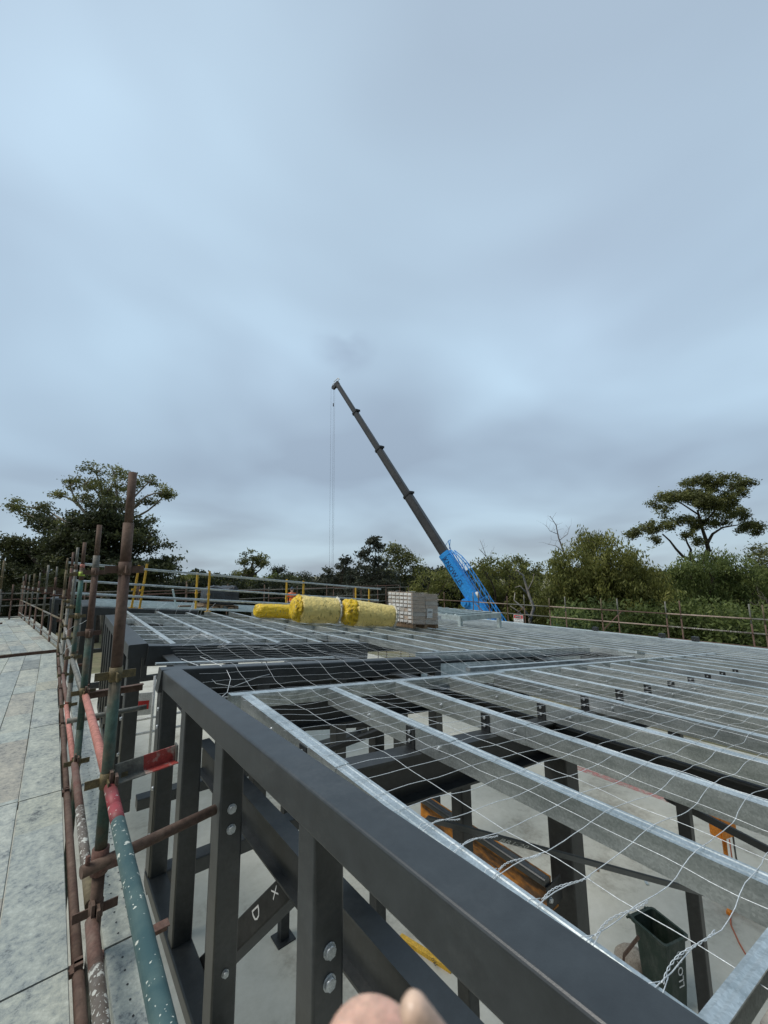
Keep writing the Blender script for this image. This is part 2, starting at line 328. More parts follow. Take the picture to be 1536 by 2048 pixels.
# roof frame: x' falls 10 %, turned 1.9 degrees
TH = 0.0332; CT, ST = math.cos(TH), math.sin(TH)
def RP(x, y, dz=0.0): return V((x*CT+y*ST, -x*ST+y*CT, -(.75+.1*x)+dz))
def RX(x, y, z): return V((x*CT+y*ST, -x*ST+y*CT, z))
RP0 = RP
FLOOR = -6.05
# ------------------------------------------------------------------ setting
bm = B(); n_ = 60
for i in range(n_):
    for j in range(n_): pass
vs = [bm.verts.new(p) for p in ((-700, -700, FLOOR-.12), (700, -700, FLOOR-.12), (700, 700, FLOOR-.12), (-700, 700, FLOOR-.12))]; bm.faces.new(vs)
tag(build('ground', bm, MT['ground']), kind='structure')
bm = B(); q = [RX(-3.2, -9, 0), RX(18.2, -9, 0), RX(18.2, 32, 0), RX(-3.2, 32, 0)]
lo = [bm.verts.new((p.x, p.y, FLOOR-.3)) for p in q]; hi = [bm.verts.new((p.x, p.y, FLOOR)) for p in q]
bm.faces.new(hi); bm.faces.new(lo[::-1])
for i in range(4): bm.faces.new((lo[i], lo[(i+1) % 4], hi[(i+1) % 4], hi[i]))
slab = tag(build('floor_slab', bm, MT['concrete']), kind='structure')
# ------------------------------------------------------------------ steel frames at the roof edge
def post(parent, x0, y0, w, d, ztop, zbot, mat=None, RF=None, name='post'):
    bm = B(); f = RF or (lambda x, y, z: V((x, y, z)))
    a = f(x0+w/2, y0+d/2, zbot); b = f(x0+w/2, y0+d/2, ztop)
    extrude(bm, [(x, y) for x, y in rrect(w, d, .01, 3, 0, -d/2)], a, b, up=V((0, 1, 0)))
    return build(name, bm, mat or MT['black'], parent)
def beam(parent, name, prof, p0, p1, mat, up=V((0, 0, 1))):
    bm = B(); extrude(bm, prof, p0, p1, up); return build(name, bm, mat, parent)
def bolts(parent, pts, n, r=.02, h=.015):
    for p in pts:
        bm = B(); hexbolt(bm, p, n, r, h); build('bolt', bm, MT['zinc'], parent)
XP = .79
def ztop(y): return -.760-.0145*(y-.3)      # the long rail falls slightly away from the camera
nf = empty('parapet_frame', (XP+.07, 1.8, -2.5), 'long black steel parapet frame in the foreground with wide top rail and bolted posts', 'steel frame', 'black steel edge frames')
def xr(y): return .86+.004*(y-.5)
beam(nf, 'top_rail', rrect(.145, .152, .012, 4, 0, -.152), (xr(-.6), -.6, ztop(-.6)), (xr(4.12), 4.12, ztop(4.12)), MT['black'])
beam(nf, 'bottom_rail', rrect(.14, .09, .01, 3, 0, -.09), (.86, -.6, -2.40), (.86, 4.12, -2.40), MT['black'])
for i, (ya, yb) in enumerate(((3.985, 4.12), (3.20, 3.32), (2.385, 2.52), (1.375, 1.50), (.35, .47), (-.6, -.48))):
    post(nf, xr(ya)-.07+.001, ya, .125, yb-ya, ztop(ya)-.149, -2.398)
    if i in (2, 3):
        k = .0 if i == 2 else .0
        zz = (-1.26, -1.36) if i == 2 else (-1.30, -1.395)
        bolts(nf, [(xr(ya)-.07+.065, ya-.001, z) for z in zz], (0, -1, 0))
        if i == 2: bolts(nf, [(xr(ya)-.07+.065, ya-.001, -2.03)], (0, -1, 0), .015)
    if i == 0: bolts(nf, [(xr(ya)-.069, ya+.05, z) for z in (-1.13, -1.27, -1.75, -2.1)], (-1, 0, 0), .016, .02)
# inner I beam behind the posts
ib = empty('steel_beam', (1.14, 1.5, -1.7), 'black steel beam running low behind the posts of the foreground parapet frame', 'steel beam')
beam(ib, 'web_and_flanges', isec(.10, .24, .012, .01, -.24), (1.145, -.6, -1.435), (1.15, 3.95, -1.435), MT['black'])
# chalk-marked brace
bm = B(); pa = at(378, 1966, 2.55); pb = at(592, 1752, 2.38)
br = empty('diagonal_brace', pa, 'short black diagonal brace chalked with an X and a D behind the foreground posts', 'brace')
bu_ = (V(-FWD)*.72+(V(UPV)-V(RGT))*.5).normalized()
extrude(bm, rrect(.135, .17, .010, 3, 0, -.17), pa, pb, up=bu_); build('tube_body', bm, MT['black2'], br)
d_, s_, u_ = frame(pa, pb, bu_)
BL = (pb-pa).length
text('chalk_mark', 'X', pa+d_*BL*.80-s_*.045+u_*.002, s_, d_, .075, MT['chalk'], br)
text('chalk_mark', 'D', pa+d_*BL*.62-s_*.045+u_*.002, s_, d_, .095, MT['chalk'], br)
# cross frame of the near module
def edge_frame(name, label, corner, xr_, y, depth, height, posts, zbot, bottom=True, dz=0.0, w=.13):
    """frame along x' at y: top rail follows the roof slope"""
    t = empty(name, RP(xr_[0], y, -1), label, 'steel frame', 'black steel edge frames')
    p0, p1 = RP(xr_[0], y+depth/2, dz), RP(xr_[1], y+depth/2, dz)
    beam(t, 'top_rail', rrect(depth, height, .012, 3, 0, -height), p0, p1, MT['black'])
    for x in posts:
        z0 = RP(x, y).z+dz-height+.004
        post(t, x, y+.004, w, depth-.008, z0, zbot, RF=RX)
    if bottom: beam(t, 'bottom_rail', rrect(depth, .12, .01, 2, 0, -.12), RX(xr_[0], y+depth/2, zbot+.0), RX(xr_[1], y+depth/2, zbot+.0), MT['black'])
    return t
f1 = edge_frame('cross_frame', 'black steel cross frame at the far end of the foreground parapet, overhung by bent wires', None, (.66, 4.03), 4.03, .15, .19, (.662, 1.5, 2.4, 3.3, 3.9), -2.4, dz=.01)
for x in (1.35, 2.05, 2.85, 3.55):
    bolts(f1, [RX(x, 4.03, RP(x, 0).z-.30)], (0, -1, 0), .016)
# second module: frame along A and cross frame
def side_frame(name, label, x, y0, y1, zr, zbot, nposts, bolted=True, dz=0.0):
    t = empty(name, RX(x, y0, zbot), label, 'steel frame', 'black steel edge frames')
    zt = RP(x, 0).z+dz
    beam(t, 'top_rail', rrect(.2, .16, .012, 3, .1, -.16), RX(x, y0, zt), RX(x, y1, zt), MT['black'])
    beam(t, 'bottom_rail', rrect(.14, .12, .01, 2, .07, -.12), RX(x, y0, zbot), RX(x, y1, zbot), MT['black'])
    for i in range(nposts):
        yy = y0+.002+(y1-y0-.13)*i/(nposts-1)
        post(t, x+.003, yy, .14, .12 if i else .16, zt-.156, zbot, RF=RX)
        if bolted and 0 < i < 5:
            bolts(t, [RX(x+.075, yy-.001, zt-z) for z in (.36, .52)], (0, -1, 0), .026)
    return t
s2 = side_frame('side_frame', 'black steel side frame with a row of bolted posts behind the rusty scaffold standard', .565, 5.68, 10.3, 0, -2.5, 9)
bolts(s2, [RX(.56, 5.72, z) for z in (-1.35, -1.62, -2.0)], (-1, 0, 0), .018, .02)
f2 = edge_frame('cross_frame', 'black steel cross frame in front of the mesh covered purlins, beyond the nearest cross frame', None, (.767, 3.95), 5.62, .16, .235, (1.7, 2.7, 3.8), -2.5, dz=.0)
f3 = edge_frame('cross_frame', 'black steel cross frame closing the second bay just before the white roof sheets', None, (.35, 2.75), 12.0, .16, .18, (.36, 1.5, 2.6), -2.5, dz=.05)
s3 = side_frame('side_frame', 'black steel side frame of the third bay behind the distant brown standards', .2, 12.15, 15.5, 0, -2.4, 7, False, .05)
s4 = side_frame('side_frame', 'farthest black steel side frame beside the end of the walkway', -.55, 16.2, 20.5, 0, -2.3, 6, False, .02)
f4 = edge_frame('cross_frame', 'dark grey cross frame at the far left corner of the roof', None, (-.55, 1.0), 16.1, .15, .16, (-.54, .2, .85), -2.3, dz=.02)
# dark end plate with studs between first and second frame
bm = B(); 
ep = empty('end_plate', RX(.80, 5.0, -1.5), 'black steel end plate with projecting studs between two edge frames', 'steel plate')
beam(ep, 'plate', isec(.12, .34, .012, .012, -.34), RX(.97, 4.32, -.95), RX(.97, 5.6, -.95), MT['black2'])
for z in (-1.03, -1.16):
    bm = B(); tube(bm, [RX(.90, 4.9, z), RX(1.02, 4.88, z)], .01, 8); tube(bm, [RX(.91, 4.9, z), RX(.935, 4.9, z)], .022, 6); build('stud', bm, MT['zinc'], ep)
# ------------------------------------------------------------------ rafters, beams, columns
def steel(name, label, prof, p0, p1, cat='steel beam', mat=None, group=None, up=V((0, 0, 1))):
    t = empty(name, (p0+p1)/2, label, cat, group); beam(t, 'section', prof, p0, p1, mat or MT['black2'], up); return t
rafters = [(1.95, 'black sloping rafter under the purlin laps in the foreground', 17), (3.33, 'black edge rafter on the near side of the box gutter', 12),
           (4.55, 'black edge rafter on the far side of the box gutter', 17), (7.2, 'black rafter under the far roof in front of the yellow rolls', 17), (10.2, 'black rafter under the far roof behind the yellow rolls', 17), (13.6, 'black rafter under the far end of the roof', 17)]
for y, lab, x1 in rafters:
    t = steel('rafter', lab, isec(.15, .25, .014, .01, -.25), RP(1.05, y, -.128), RP(x1, y, -.128), 'rafter', group='black rafters under the purlins')
for x, lab, y0, y1 in ((3.2, 'black beam parallel to the purlins, joined to the stout column', -5, 13), (6.9, 'second black beam parallel to the purlins counted from the parapet', -5, 13), (10.6, 'third black beam parallel to the purlins counted from the parapet', -5, 13), (14.3, 'outermost black beam parallel to the purlins', -5, 13)):
    prev = y0
    t = empty('floor_beam', RP(x, 0, -.4), lab, 'steel beam', 'black beams parallel to the purlins')
    beam(t, 'section', isec(.16, .24, .014, .01, -.24), RP(x, .35, -.131), RP(x, y1, -.131), MT['black2'])
def column(x, y, w, lab, zt=None, d=None):
    d = d or w
    t = empty('steel_column', RX(x, y, FLOOR), lab, 'column', 'black steel columns'); zt = zt if zt is not None else RP(x, y).z-.38
    post(t, x-w/2, y-d/2, w, d, zt, FLOOR+.02, MT['black2'], RX, 'shaft')
    bm = B(); box(bm, RX(x, y, FLOOR+.01), (w+.16, d+.16, .02)); build('base_plate', bm, MT['black2'], t)
    return t
column(3.28, 1.95, .19, 'stout black column carrying the foreground rafter, beside the chalk-marked brace')
column(3.86, 1.3, .085, 'slim black column behind the wheelie bin', zt=RP(3.86, 1.3).z-.125)
column(2.2, 2.05, .10, 'short-looking black column seen left of the stout column')
for x, y, lab in ((6.9, 7.2, 'black column in the second row under the far roof'), (3.28, 7.2, 'black column in the first row under the far roof'), (10.6, 1.95, 'black column in the third row under the foreground rafter'), (3.28, 4.5, 'black column under the box gutter'), (1.3, 4.3, 'black column under the near cross frame'), (1.9, 8.3, 'black column under the mesh covered bay')):
    column(x, y, .15, lab)
# chalk-numbered brace and rusty beam
pa, pb = at(857, 1632, 2.5), at(1560, 1822, 2.75)
t = empty('flat_brace', pa, 'flat black brace chalked BR1-20 running past the stout column', 'brace')
bm = B(); extrude(bm, rrect(.012, .075, .004, 2, 0, -.075), pa, pb, up=V((-.55, -.35, .75))); build('strap', bm, MT['black'], t)
d_, s_, u_ = frame(pa, pb, V((-.55, -.35, .75)))
nrm = -s_ if (-s_).dot(-pa) > 0 else s_
tp = at(1015, 1676, 2.5); k_ = (tp-pa).dot(d_); xd = d_; 
text('chalk_mark', 'BR1-20', pa+d_*k_+nrm*.0075-u_*.062, xd, u_, .068, MT['chalk'], t)
pc, pd = RX(3.0, 3.35, -2.22), RX(3.0, 1.93, -2.25)
t = empty('rusty_beam', (pc+pd)/2, 'orange rusted steel beam with black top edge slung beside the stout column', 'steel beam')
bm = B(); extrude(bm, rect(.012, .24, 0, -.24), pc, pd); extrude(bm, rect(.09, .012, -.045, -.24), pc, pd); build('web', bm, MT['rustorange'], t)
bm = B(); extrude(bm, rrect(.07, .06, .02, 3, .045, -.05), pc, pd); build('flange', bm, MT['black'], t)
bm = B(); box(bm, pd+V((.03, -.006, -.12)), (.2, .012, .16)); build('end_cleat', bm, MT['black2'], t)
bolts(t, [pd+V((-.04, -.013, -.13))], (0, -1, 0), .016)
for a, b, lab in ((at(1335, 1588, 3.2), at(1600, 1725, 3.0), 'thin black brace crossing in front of the orange power board'), (at(600, 1452, 4.6), at(800, 1440, 4.8), 'dark turnbuckle brace under the mesh left of centre'), (at(640, 1500, 4.0), at(800, 1442, 4.3), 'bent dark brace rising under the foreground rafter')):
    t = steel('thin_brace', lab, rrect(.05, .05, .006, 2, 0, -.05), a, b, 'brace', MT['black2'], 'thin braces under the roof')
# ------------------------------------------------------------------ purlins
def cprof(w=.065, h=.12, t=.004, lip=.016):
    # web at left (side=-w/2), top flange from web to right
    a, b = -w/2, w/2
    return [(a, 0), (a+.012, .001), (a+.016, -.0015), (a+.021, .001), (b-.021, .001), (b-.016, -.0015), (b-.012, .001), (b, 0), (b, -lip), (b-t, -lip), (b-t, -t), (a+t, -t), (a+t, -h+t), (b-t, -h+t), (b-t, -h+lip), (b, -h+lip), (b, -h), (a, -h)]
CP = cprof(); CP2 = cprof(.071, .124)
X0, DX = 1.04, .702
def purlin(x, y0, y1, lab, grp, lap=True, cleat=True, skew=0.0):
    RP = lambda a_, b_, c_=0.0: RP0(a_-skew*max(0, (2.6-b_)/2.27), b_, c_)
    t = empty('purlin', RP(x, (y0+y1)/2, -.12), lab, 'purlin', grp)
    yj = 1.66
    prof = CP
    if lap and y0 < yj < y1:
        bm = B(); extrude(bm, CP, RP(x, y0), RP(x, yj+.3)); build('near_length', bm, MT['galv'], t)
        bm = B(); extrude(bm, CP2, RP(x, yj, .0035), RP(x, y1, .0035)); build('far_length', bm, MT['galv'], t)
        for yy in (yj+.08, 2.42):
            bm = B(); p = RP(x-.0325, yy, -.055); tube(bm, [p, p+V((-.012, 0, 0))], .011, 6); tube(bm, [p, p+V((-.022, 0, 0))], .006, 6); build('bolt', bm, MT['zinc'], t)
    else:
        bm = B(); extrude(bm, CP, RP(x, y0), RP(x, y1)); build('length', bm, MT['galv'], t)
    if cleat:
        for yc in cleat:
            bm = B(); box(bm, RP(x-.041, yc, -.068), (.008, .07, .12)); c_ = build('cleat', bm, MT['black2'], t)
            for dz in (-.035, -.085):
                bm = B(); p = RP(x-.045, yc, dz); tube(bm, [p, p+V((-.01, 0, 0))], .0105, 6); build('bolt', bm, MT['zinc'], c_)
    return t
k = 0; x = X0
while x < 16.9:
    lab = 'galvanised purlin, %s counted from the foreground parapet rail' % ORD[k]
    if x < 9.2: purlin(x, .33, 3.0, lab, 'near roof purlins', cleat=(1.98,) if x < 9 else None, skew=.048 if k == 0 else .012)
    else: purlin(x, .33, 17.0, lab.replace('galvanised', 'long galvanised'), 'near roof purlins', cleat=None)
    x += DX; k += 1
x = X0; k = 0
while x < 9.2:
    ys = 5.80 if x < 3.9 else 4.62
    purlin(x+.02, ys, 12.9 if x < 6.4 else 17.0, 'galvanised purlin of the far roof, %s counted from its left side frame' % ORD[k], 'far roof purlins', lap=False, cleat=(ys+.05,) if x > 3.9 else None)
    x += DX; k += 1
# battens across the mesh-covered bay
for k, (y, xa, xb) in enumerate(((6.25, .75, 3.3), (6.8, .75, 6.6), (7.35, .75, 5.2), (8.0, .75, 3.5), (8.7, 1.4, 5.6), (9.5, .75, 3.0), (10.2, 1.1, 5.9), (8.35, 4.6, 8.6), (9.15, 3.3, 7.3), (11.1, .9, 6.4))):
    bm = B(); extrude(bm, [(-.03, -.003), (.03, -.003), (.03, -.006), (.012, -.006), (.012, -.09), (-.012, -.09), (-.012, -.006), (-.03, -.006)], RP(xa, y, .002), RP(xb, y, .002))
    tag(build('ceiling_batten', bm, MT['galv']), 'galvanised cross batten over the far roof purlins, %s counted away from the near cross frame' % ORD[k], 'batten', 'cross battens of the far roof')
# gutter sides and valley
def strip(name, prof, a, b, lab, cat, mat=MT['galv']): 
    bm = B(); extrude(bm, prof, a, b); return tag(build(name, bm, mat), lab, cat)
strip('edge_channel', [(-.04, 0), (.04, 0), (.04, -.02), (.037, -.02), (.037, -.003), (-.037, -.003), (-.037, -.12), (-.04, -.12)][::-1], RP(.95, 3.08, -.004), RP(4.1, 3.08, -.004), 'grey channel closing the ends of the foreground purlins', 'channel')
strip('edge_channel', [(-.045, 0), (.045, 0), (.045, -.14), (.042, -.14), (.042, -.003), (-.045, -.003)][::-1], RP(4.1, 3.13, -.002), RP(12.4, 3.13, -.002), 'grey channel along the near side of the box gutter', 'channel')
strip('edge_channel', [(-.02, 0), (.05, 0), (.05, -.004), (-.016, -.004), (-.016, -.16), (-.02, -.16)][::-1], RP(4.05, 4.55, 0), RP(9.2, 4.55, 0), 'grey flashing along the far side of the box gutter', 'flashing')
strip('edge_channel', [(-.03, 0), (.03, 0), (.03, -.02), (-.03, -.02)][::-1], RP(.70, 4.62, -.03), RP(2.7, 4.62, -.03), 'pale channel between the two black cross frames', 'channel')
strip('gutter_rail', rect(.07, .05, 0, -.05), RP(4.1, 3.62, -.05), RP(9.0, 3.62, -.05), 'pale bar lying along the middle of the box gutter', 'channel')
bm = B(); extrude(bm, [(-.42, -.16), (-.4, -.16), (-.4, -.34), (.4, -.34), (.4, -.16), (.42, -.16), (.42, -.36), (-.42, -.36)], RP(4.1, 4.08, 0), RP(8.6, 4.08, 0))
tag(build('box_gutter', bm, MT['galv']), 'dark box gutter trough between the near and the far roof', 'gutter')
bm = B(); box(bm, RP(9.3, 3.75, -.0), (.5, .35, .05), rot=Euler((0, math.radians(12), 0)).to_matrix()); tag(build('gutter_end_flashing', bm, MT['galv']), 'crumpled bright flashing piece at the right end of the box gutter', 'flashing')
strip('eave_flashing', [(-.28, .02), (.28, -.02), (.28, -.2), (.27, -.2), (.27, -.03), (-.28, .01)], RP(17.25, .2, 0), RP(17.25, 17.2, 0), 'pale grey flashing along the far right eave', 'flashing', MT['paleroof'])
strip('eave_flashing', [(-.2, .02), (.2, .0), (.2, -.2), (-.2, -.2)], RP(6.6, 17.1, 0), RP(17.2, 17.1, 0), 'pale grey flashing across the far end of the roof', 'flashing', MT['paleroof'])
bm = B()
for i in range(24):
    y0 = 13.0+i*.19; a, b = RP(.45, y0, .02), RP(6.5, y0, .02)
    extrude(bm, [(-.092, .0), (.06, .0), (.07, .022), (.085, .022), (.092, .0), (.092, -.004), (-.092, -.004)], a, b)
tag(build('roof_sheets', bm, MT['paleroof']), 'pale ribbed roof sheets laid behind the yellow guard posts on the left', 'roof sheets')
# bent galvanised end piece at lower right
bm = B(); extrude(bm, [(.019, 0), (.008, .003), (0, .001), (-.008, .003), (-.019, 0), (-.019, -.12), (-.016, -.12), (-.016, -.004), (.019, -.004)], RP(.96, .346, .002), RP(3.2, .22, .002))
tag(build('closing_channel', bm, MT['galv']), 'bright galvanised channel closing the near ends of the purlins in the lower right corner', 'flashing')
bm = B(); a_, b_ = RP(.99, .21, -.03), RP(3.2, .09, -.03)
for k_ in range(40):
    p_, q_ = a_.lerp(b_, k_/40), a_.lerp(b_, (k_+1)/40); extrude(bm, rect(.2, .3, random.uniform(0, .006), -.3), p_, q_)
tag(build('fascia_board', bm, M('stained_fascia', (.50, .45, .36), (.22, .21, .19), 7, .9, 0, .6, 40)), 'stained brown and grey fascia board beneath the bright channel in the lower right corner', 'fascia')
# ------------------------------------------------------------------ safety mesh wires
def wires(name, lab, xs, ys, x0, x1, y0, y1, hf, r=.0012, jit=.0015, step=.06, clip=None):
    bm = B()
    def line(f, a, b, ph):
        n = max(2, int((b-a)/step)); pts = []
        for i in range(n+1):
            s = a+(b-a)*i/n; pts.append(f(s, ph))
        tube(bm, pts, r, 4, caps=False)
    for y in ys:
        ph = random.random()*6; a = random.uniform(-.4, .4)
        def f(s, ph, y=y, a=a):
            yy = y+.003*math.sin(s*19+ph)+.008*math.sin(s*5+ph)+random.uniform(-jit, jit); return RP(s, yy, hf(s, yy)+.003*math.sin(s*17+ph*2))
        xa = x0 if not clip else clip(y)
        line(f, xa, x1, ph)
    for x_ in xs:
        ph = random.random()*6
        def f(s, ph, x_=x_):
            xx = x_+.003*math.sin(s*21+ph)+.008*math.sin(s*6+ph)+random.uniform(-jit, jit)+.02*math.sin(s*1.1+ph); return RP(xx, s, hf(xx, s)+.003*math.sin(s*15+ph*2))
        line(f, y0, y1, ph)
    return tag(build(name, bm, MT['wire']), lab, 'wire mesh', 'wire safety mesh sheets')
def hnear(x, y):
    h = .008
    if y < 3.0:
        ph = ((x-X0)/DX) % 1; h -= .030*math.sin(math.pi*ph)**2*(.6+.5*math.sin(y*2.3+1))
    elif y < 4.0: h += -.11*math.sin(math.pi*(y-3.0)/1.03)+.01*(y-3)
    elif y < 4.2: h = .025
    elif y < 5.6: h = .015-.05*math.sin(math.pi*(y-4.2)/1.4)
    else: h = .015
    return h
ys = [.42+.135*i for i in range(39)]
wires('wire_mesh', 'sheet of wire safety mesh sagging over the foreground purlins and the near cross frame', [1.27+.3*i for i in range(18)], ys, .96, 6.4, .12, 5.6, hnear, clip=lambda y: (X0-.07 if y < 3 else .86+.02*y))
wires('wire_mesh', 'sheet of wire safety mesh over the box gutter right of the near cross frame', [6.5+.3*i for i in range(10)], [3.1+.15*i for i in range(12)], 6.42, 9.2, 3.05, 4.75, lambda x, y: .012-.04*math.sin(math.pi*min(1, max(0, (y-3.1)/1.5))), r=.0014)
wires('wire_mesh', 'sheet of wire safety mesh on the bay behind the second cross frame', [.95+.3*i for i in range(11)], [5.8+.15*i for i in range(30)], .75, 4.0, 5.75, 10.1, lambda x, y: .012+.01*math.sin(x*9+y*5), r=.0014)
# twisted selvedge ties on first purlin
for k_, y in enumerate(ys[:6]):
    p = RP(X0-.075, y, .004); t = empty('wire_tie', p, 'twisted wire end tied round the foreground purlin, %s from the lower right corner' % ORD[k_], 'wire tie', 'wire ties on the foreground purlin'); bm = B()
    L_ = .30-.035*k_
    for ph_ in (0, math.pi):
        pts = []
        for i in range(60):
            a = i*.62+ph_; tt = i/59; pts.append(RP(X0-.01+L_*tt, y+.01*math.sin(tt*5), .012-.012*tt)+V((0, math.cos(a)*.0018, math.sin(a)*.0018)))
        tube(bm, pts, .0009, 5)
    build('twist', bm, MT['wire'], t); bm = B()
    tube(bm, [p+V((.08, -.008, .008)), p+V((.03, -.012, .008)), p+V((0, -.012, 0)), p+V((-.004, -.006, -.02)), p+V((-.002, .008, -.03)), p+V((.002, .014, -.008)), p+V((.03, .016, .008)), p+V((.06, .0, .006))], .0010, 5)
    build('loop', bm, MT['wire'], t)
# crumpled bundle of spare mesh
bm = B()
for i in range(24):
    x_, y_ = random.uniform(.95, 2.0), random.uniform(4.9, 6.7); pts = []; dx, dy = random.uniform(.02, .09), random.uniform(-.03, .03); hgt = random.uniform(.02, .10); ph = random.random()*6
    for j in range(14):
        pts.append(RP(x_+dx*j, y_+dy*j+.03*math.sin(j*.6+ph), .02+hgt*math.sin(j*math.pi/13)**2)); 
    tube(bm, pts, .0019, 4, caps=False)
for i in range(9):
    cx, cy, rr = random.uniform(1.2, 2.4), random.uniform(5.7, 6.6), random.uniform(.12, .32)
    tube(bm, [RP(cx+rr*math.cos(a), cy+.9*rr*math.sin(a), .03+.03*math.sin(a*2+i)) for a in [k*.35 for k in range(random.randint(9, 17))]], .0019, 4, caps=False)
tag(build('wire_bundle', bm, MT['wire']), 'crumpled bundle of loose wires curling over the second cross frame', 'wire')
for pts, lab_ in (([RP(1.1, 4.6, .02), RP(1.12, 4.2, .03), RP(1.2, 4.05, .0), RP(1.22, 3.95, -.08), RP(1.15, 3.8, -.16), RP(1.05, 3.7, -.19)], 'loose wire hanging down the face of the near cross frame'),
            ([RP(.9, 4.5, .02), RP(1.0, 4.2, 0.0), RP(1.1, 3.98, -.12), RP(1.25, 3.95, -.15), RP(1.5, 4.0, -.09), RP(1.9, 4.1, -.05)], 'loose wire looping across the near cross frame'),
            ([at(138, 1259, 5.2), at(150, 1251, 5.2), at(163, 1247, 5.2), at(174, 1240, 5.2)], 'short pale wire poking out beside the second rusty standard'), ([at(92*1.3, 1318, 4.8), at(128, 1305, 4.8), at(133, 1297, 4.8), at(147, 1290, 4.8)], 'pale wire tied round the walkway rail')):
    bm = B(); tube(bm, pts, .0026, 6); tag(build('loose_wire', bm, MT['wire']), lab_, 'wire')
for i in range(10):
    x_, y_ = random.uniform(1.5, 3.6), random.uniform(10.3, 11.6); bm = B()
    tube(bm, [RP(x_, y_, 0), RP(x_+.03, y_, .12), RP(x_+random.uniform(0, .2), y_, random.uniform(.15, .4))], .003, 4)
    tag(build('bent_wire', bm, MT['wire']), 'bent wire end sticking up from the mesh before the white roof sheets', 'wire', 'bent wire ends standing up')
# ------------------------------------------------------------------ scaffolds
TR = .0245
TM = ['rust', 'green', 'greytube', 'redtube', 'olive', 'teal', 'splat_brown', 'pink']
def standard(par, x, y, ztop_, zbot, mats, lean=(0, 0), spigot=True, stars=True, zs=(), r=TR):
    bm = B(); P = lambda z: V((x+lean[0]*z, y+lean[1]*z, z))
    # mats: list of (z_low, material index) from top to bottom
    names = [m_ for _, m_ in mats]
    zz = ztop_-(.26 if spigot else 0)
    for i, (zl, m_) in enumerate(mats):
        zl = max(zl, zbot); tube(bm, [P(zz), P(zl)], r, 14 if r > .02 else 8, i); zz = zl-.0005
        if zz <= zbot: break
    if spigot: tube(bm, [P(ztop_), P(ztop_-.28)], r*.78, 12, min(1, len(mats)-1))
    s = build('standard', bm, [MT[m_] for m_ in names], par)
    for z in zs:
        bm = B(); p = P(z)
        tube(bm, [p+V((0, 0, -.032)), p+V((0, 0, .032))], r*1.16, 14)
        for a in (0, 1):
            d = V((1, 0, 0)) if a == 0 else V((0, 1, 0))
            for sgn in (-1, 1): box(bm, p+d*sgn*(r+.03)+V((0, 0, -.005)), (.055 if a == 0 else .006, .006 if a == 0 else .055, .036))
        build('v_pressing', bm, MT[random.choice(['brass', 'rust', 'brass', 'redtube'])], s)
    return s
def ledger(par, a, b, mat, name='ledger', r=.0215, wedge=True, sag=0):
    bm = B(); a = V(a); b = V(b); d = (b-a).normalized()
    tube(bm, [a, a+(b-a)*.5+V((0, 0, -sag)), b], r, 12)
    if wedge:
        for p in (a-d*.012, b+d*.012): box(bm, p+V((0, 0, .012)), (.03, .03, .05))
    return build(name, bm, mat if isinstance(mat, list) else MT[mat], par)
PZ = -1.62
la = empty('scaffold', (0, 4, FLOOR), 'rusty tube scaffold along the walkway with green and salmon painted rails, nearest the camera', 'scaffold', 'tube scaffolds round the building')
XS = .27
ZL, ZL2 = -.945, -1.44
std = [(2.35, .52, [(.02, 'rust'), (-.48, 'rust'), (-1.3, 'green'), (-1.55, 'rust'), (FLOOR, 'greytube')]), (4.17, .43, [(.0, 'greytube'), (-.5, 'rust'), (-1.2, 'green'), (FLOOR, 'green')]), (6.0, .40, [(.1, 'pink'), (-.05, 'rust'), (-.5, 'teal'), (-1.2, 'green'), (FLOOR, 'greytube')]), (7.83, .44, [(.1, 'rust'), (-.6, 'greytube'), (FLOOR, 'rust')]), (9.7, .45, [(.15, 'olive'), (-.5, 'redtube'), (FLOOR, 'greytube')]), (11.4, .40, [(-.3, 'olive'), (FLOOR, 'olive')]), (11.75, .36, [(-.3, 'olive'), (FLOOR, 'rust')])]
prev = None
for i, (y, zt, mm) in enumerate(std):
    standard(la, XS-(0.01 if i > 1 else 0)-(.04 if i > 4 else 0), y, zt, FLOOR, mm, zs=(.035, -.46, -.92, -1.44) if i < 5 else (-.46, -.95))
standard(la, XS, -.5, .5, FLOOR, [(0, 'rust'), (FLOOR, 'green')], zs=(.035, -.46))
# rails: near bay in painted segments, then the others
def seg_ledger(a, b, stops, name='ledger', r=.0245):
    bm = B(); a = V(a); b = V(b); t0 = 0; names = []
    for i, (t1, m_) in enumerate(stops):
        tube(bm, [a+(b-a)*t0, a+(b-a)*t1], r, 16, i); names.append(MT[m_]); t0 = t1
    o = build(name, bm, names, la)
    bm = B(); d = (b-a).normalized(); box(bm, a-d*.0+V((0, 0, .035)), (.012, .045, .07)); box(bm, a+V((.018, -.02, .03)), (.012, .05, .05)); build('wedge', bm, MT['rust'], o)
seg_ledger((XS+.012, 2.315, ZL), (XS-.03, -.46, ZL+.005), [(.075, 'splat_red'), (.12, 'splat_red'), (1, 'splat_green')])
seg_ledger((XS-.015, 2.315, ZL2-.02), (XS-.04, -.46, ZL2-.01), [(.1, 'redtube'), (1, 'splat_brown')])
seg_ledger((XS+.012, 4.13, ZL), (XS+.012, 2.39, ZL), [(1, 'pink')], r=.023)
seg_ledger((XS-.015, 4.13, ZL2), (XS-.015, 2.39, ZL2), [(.45, 'redtube'), (.55, 'splat_brown'), (.85, 'splat_brown'), (1, 'olive')], r=.023)
mcol = [('greytube', 'pink'), ('greytube', 'redtube'), ('splat_brown', 'greytube'), ('olive', 'greytube')]
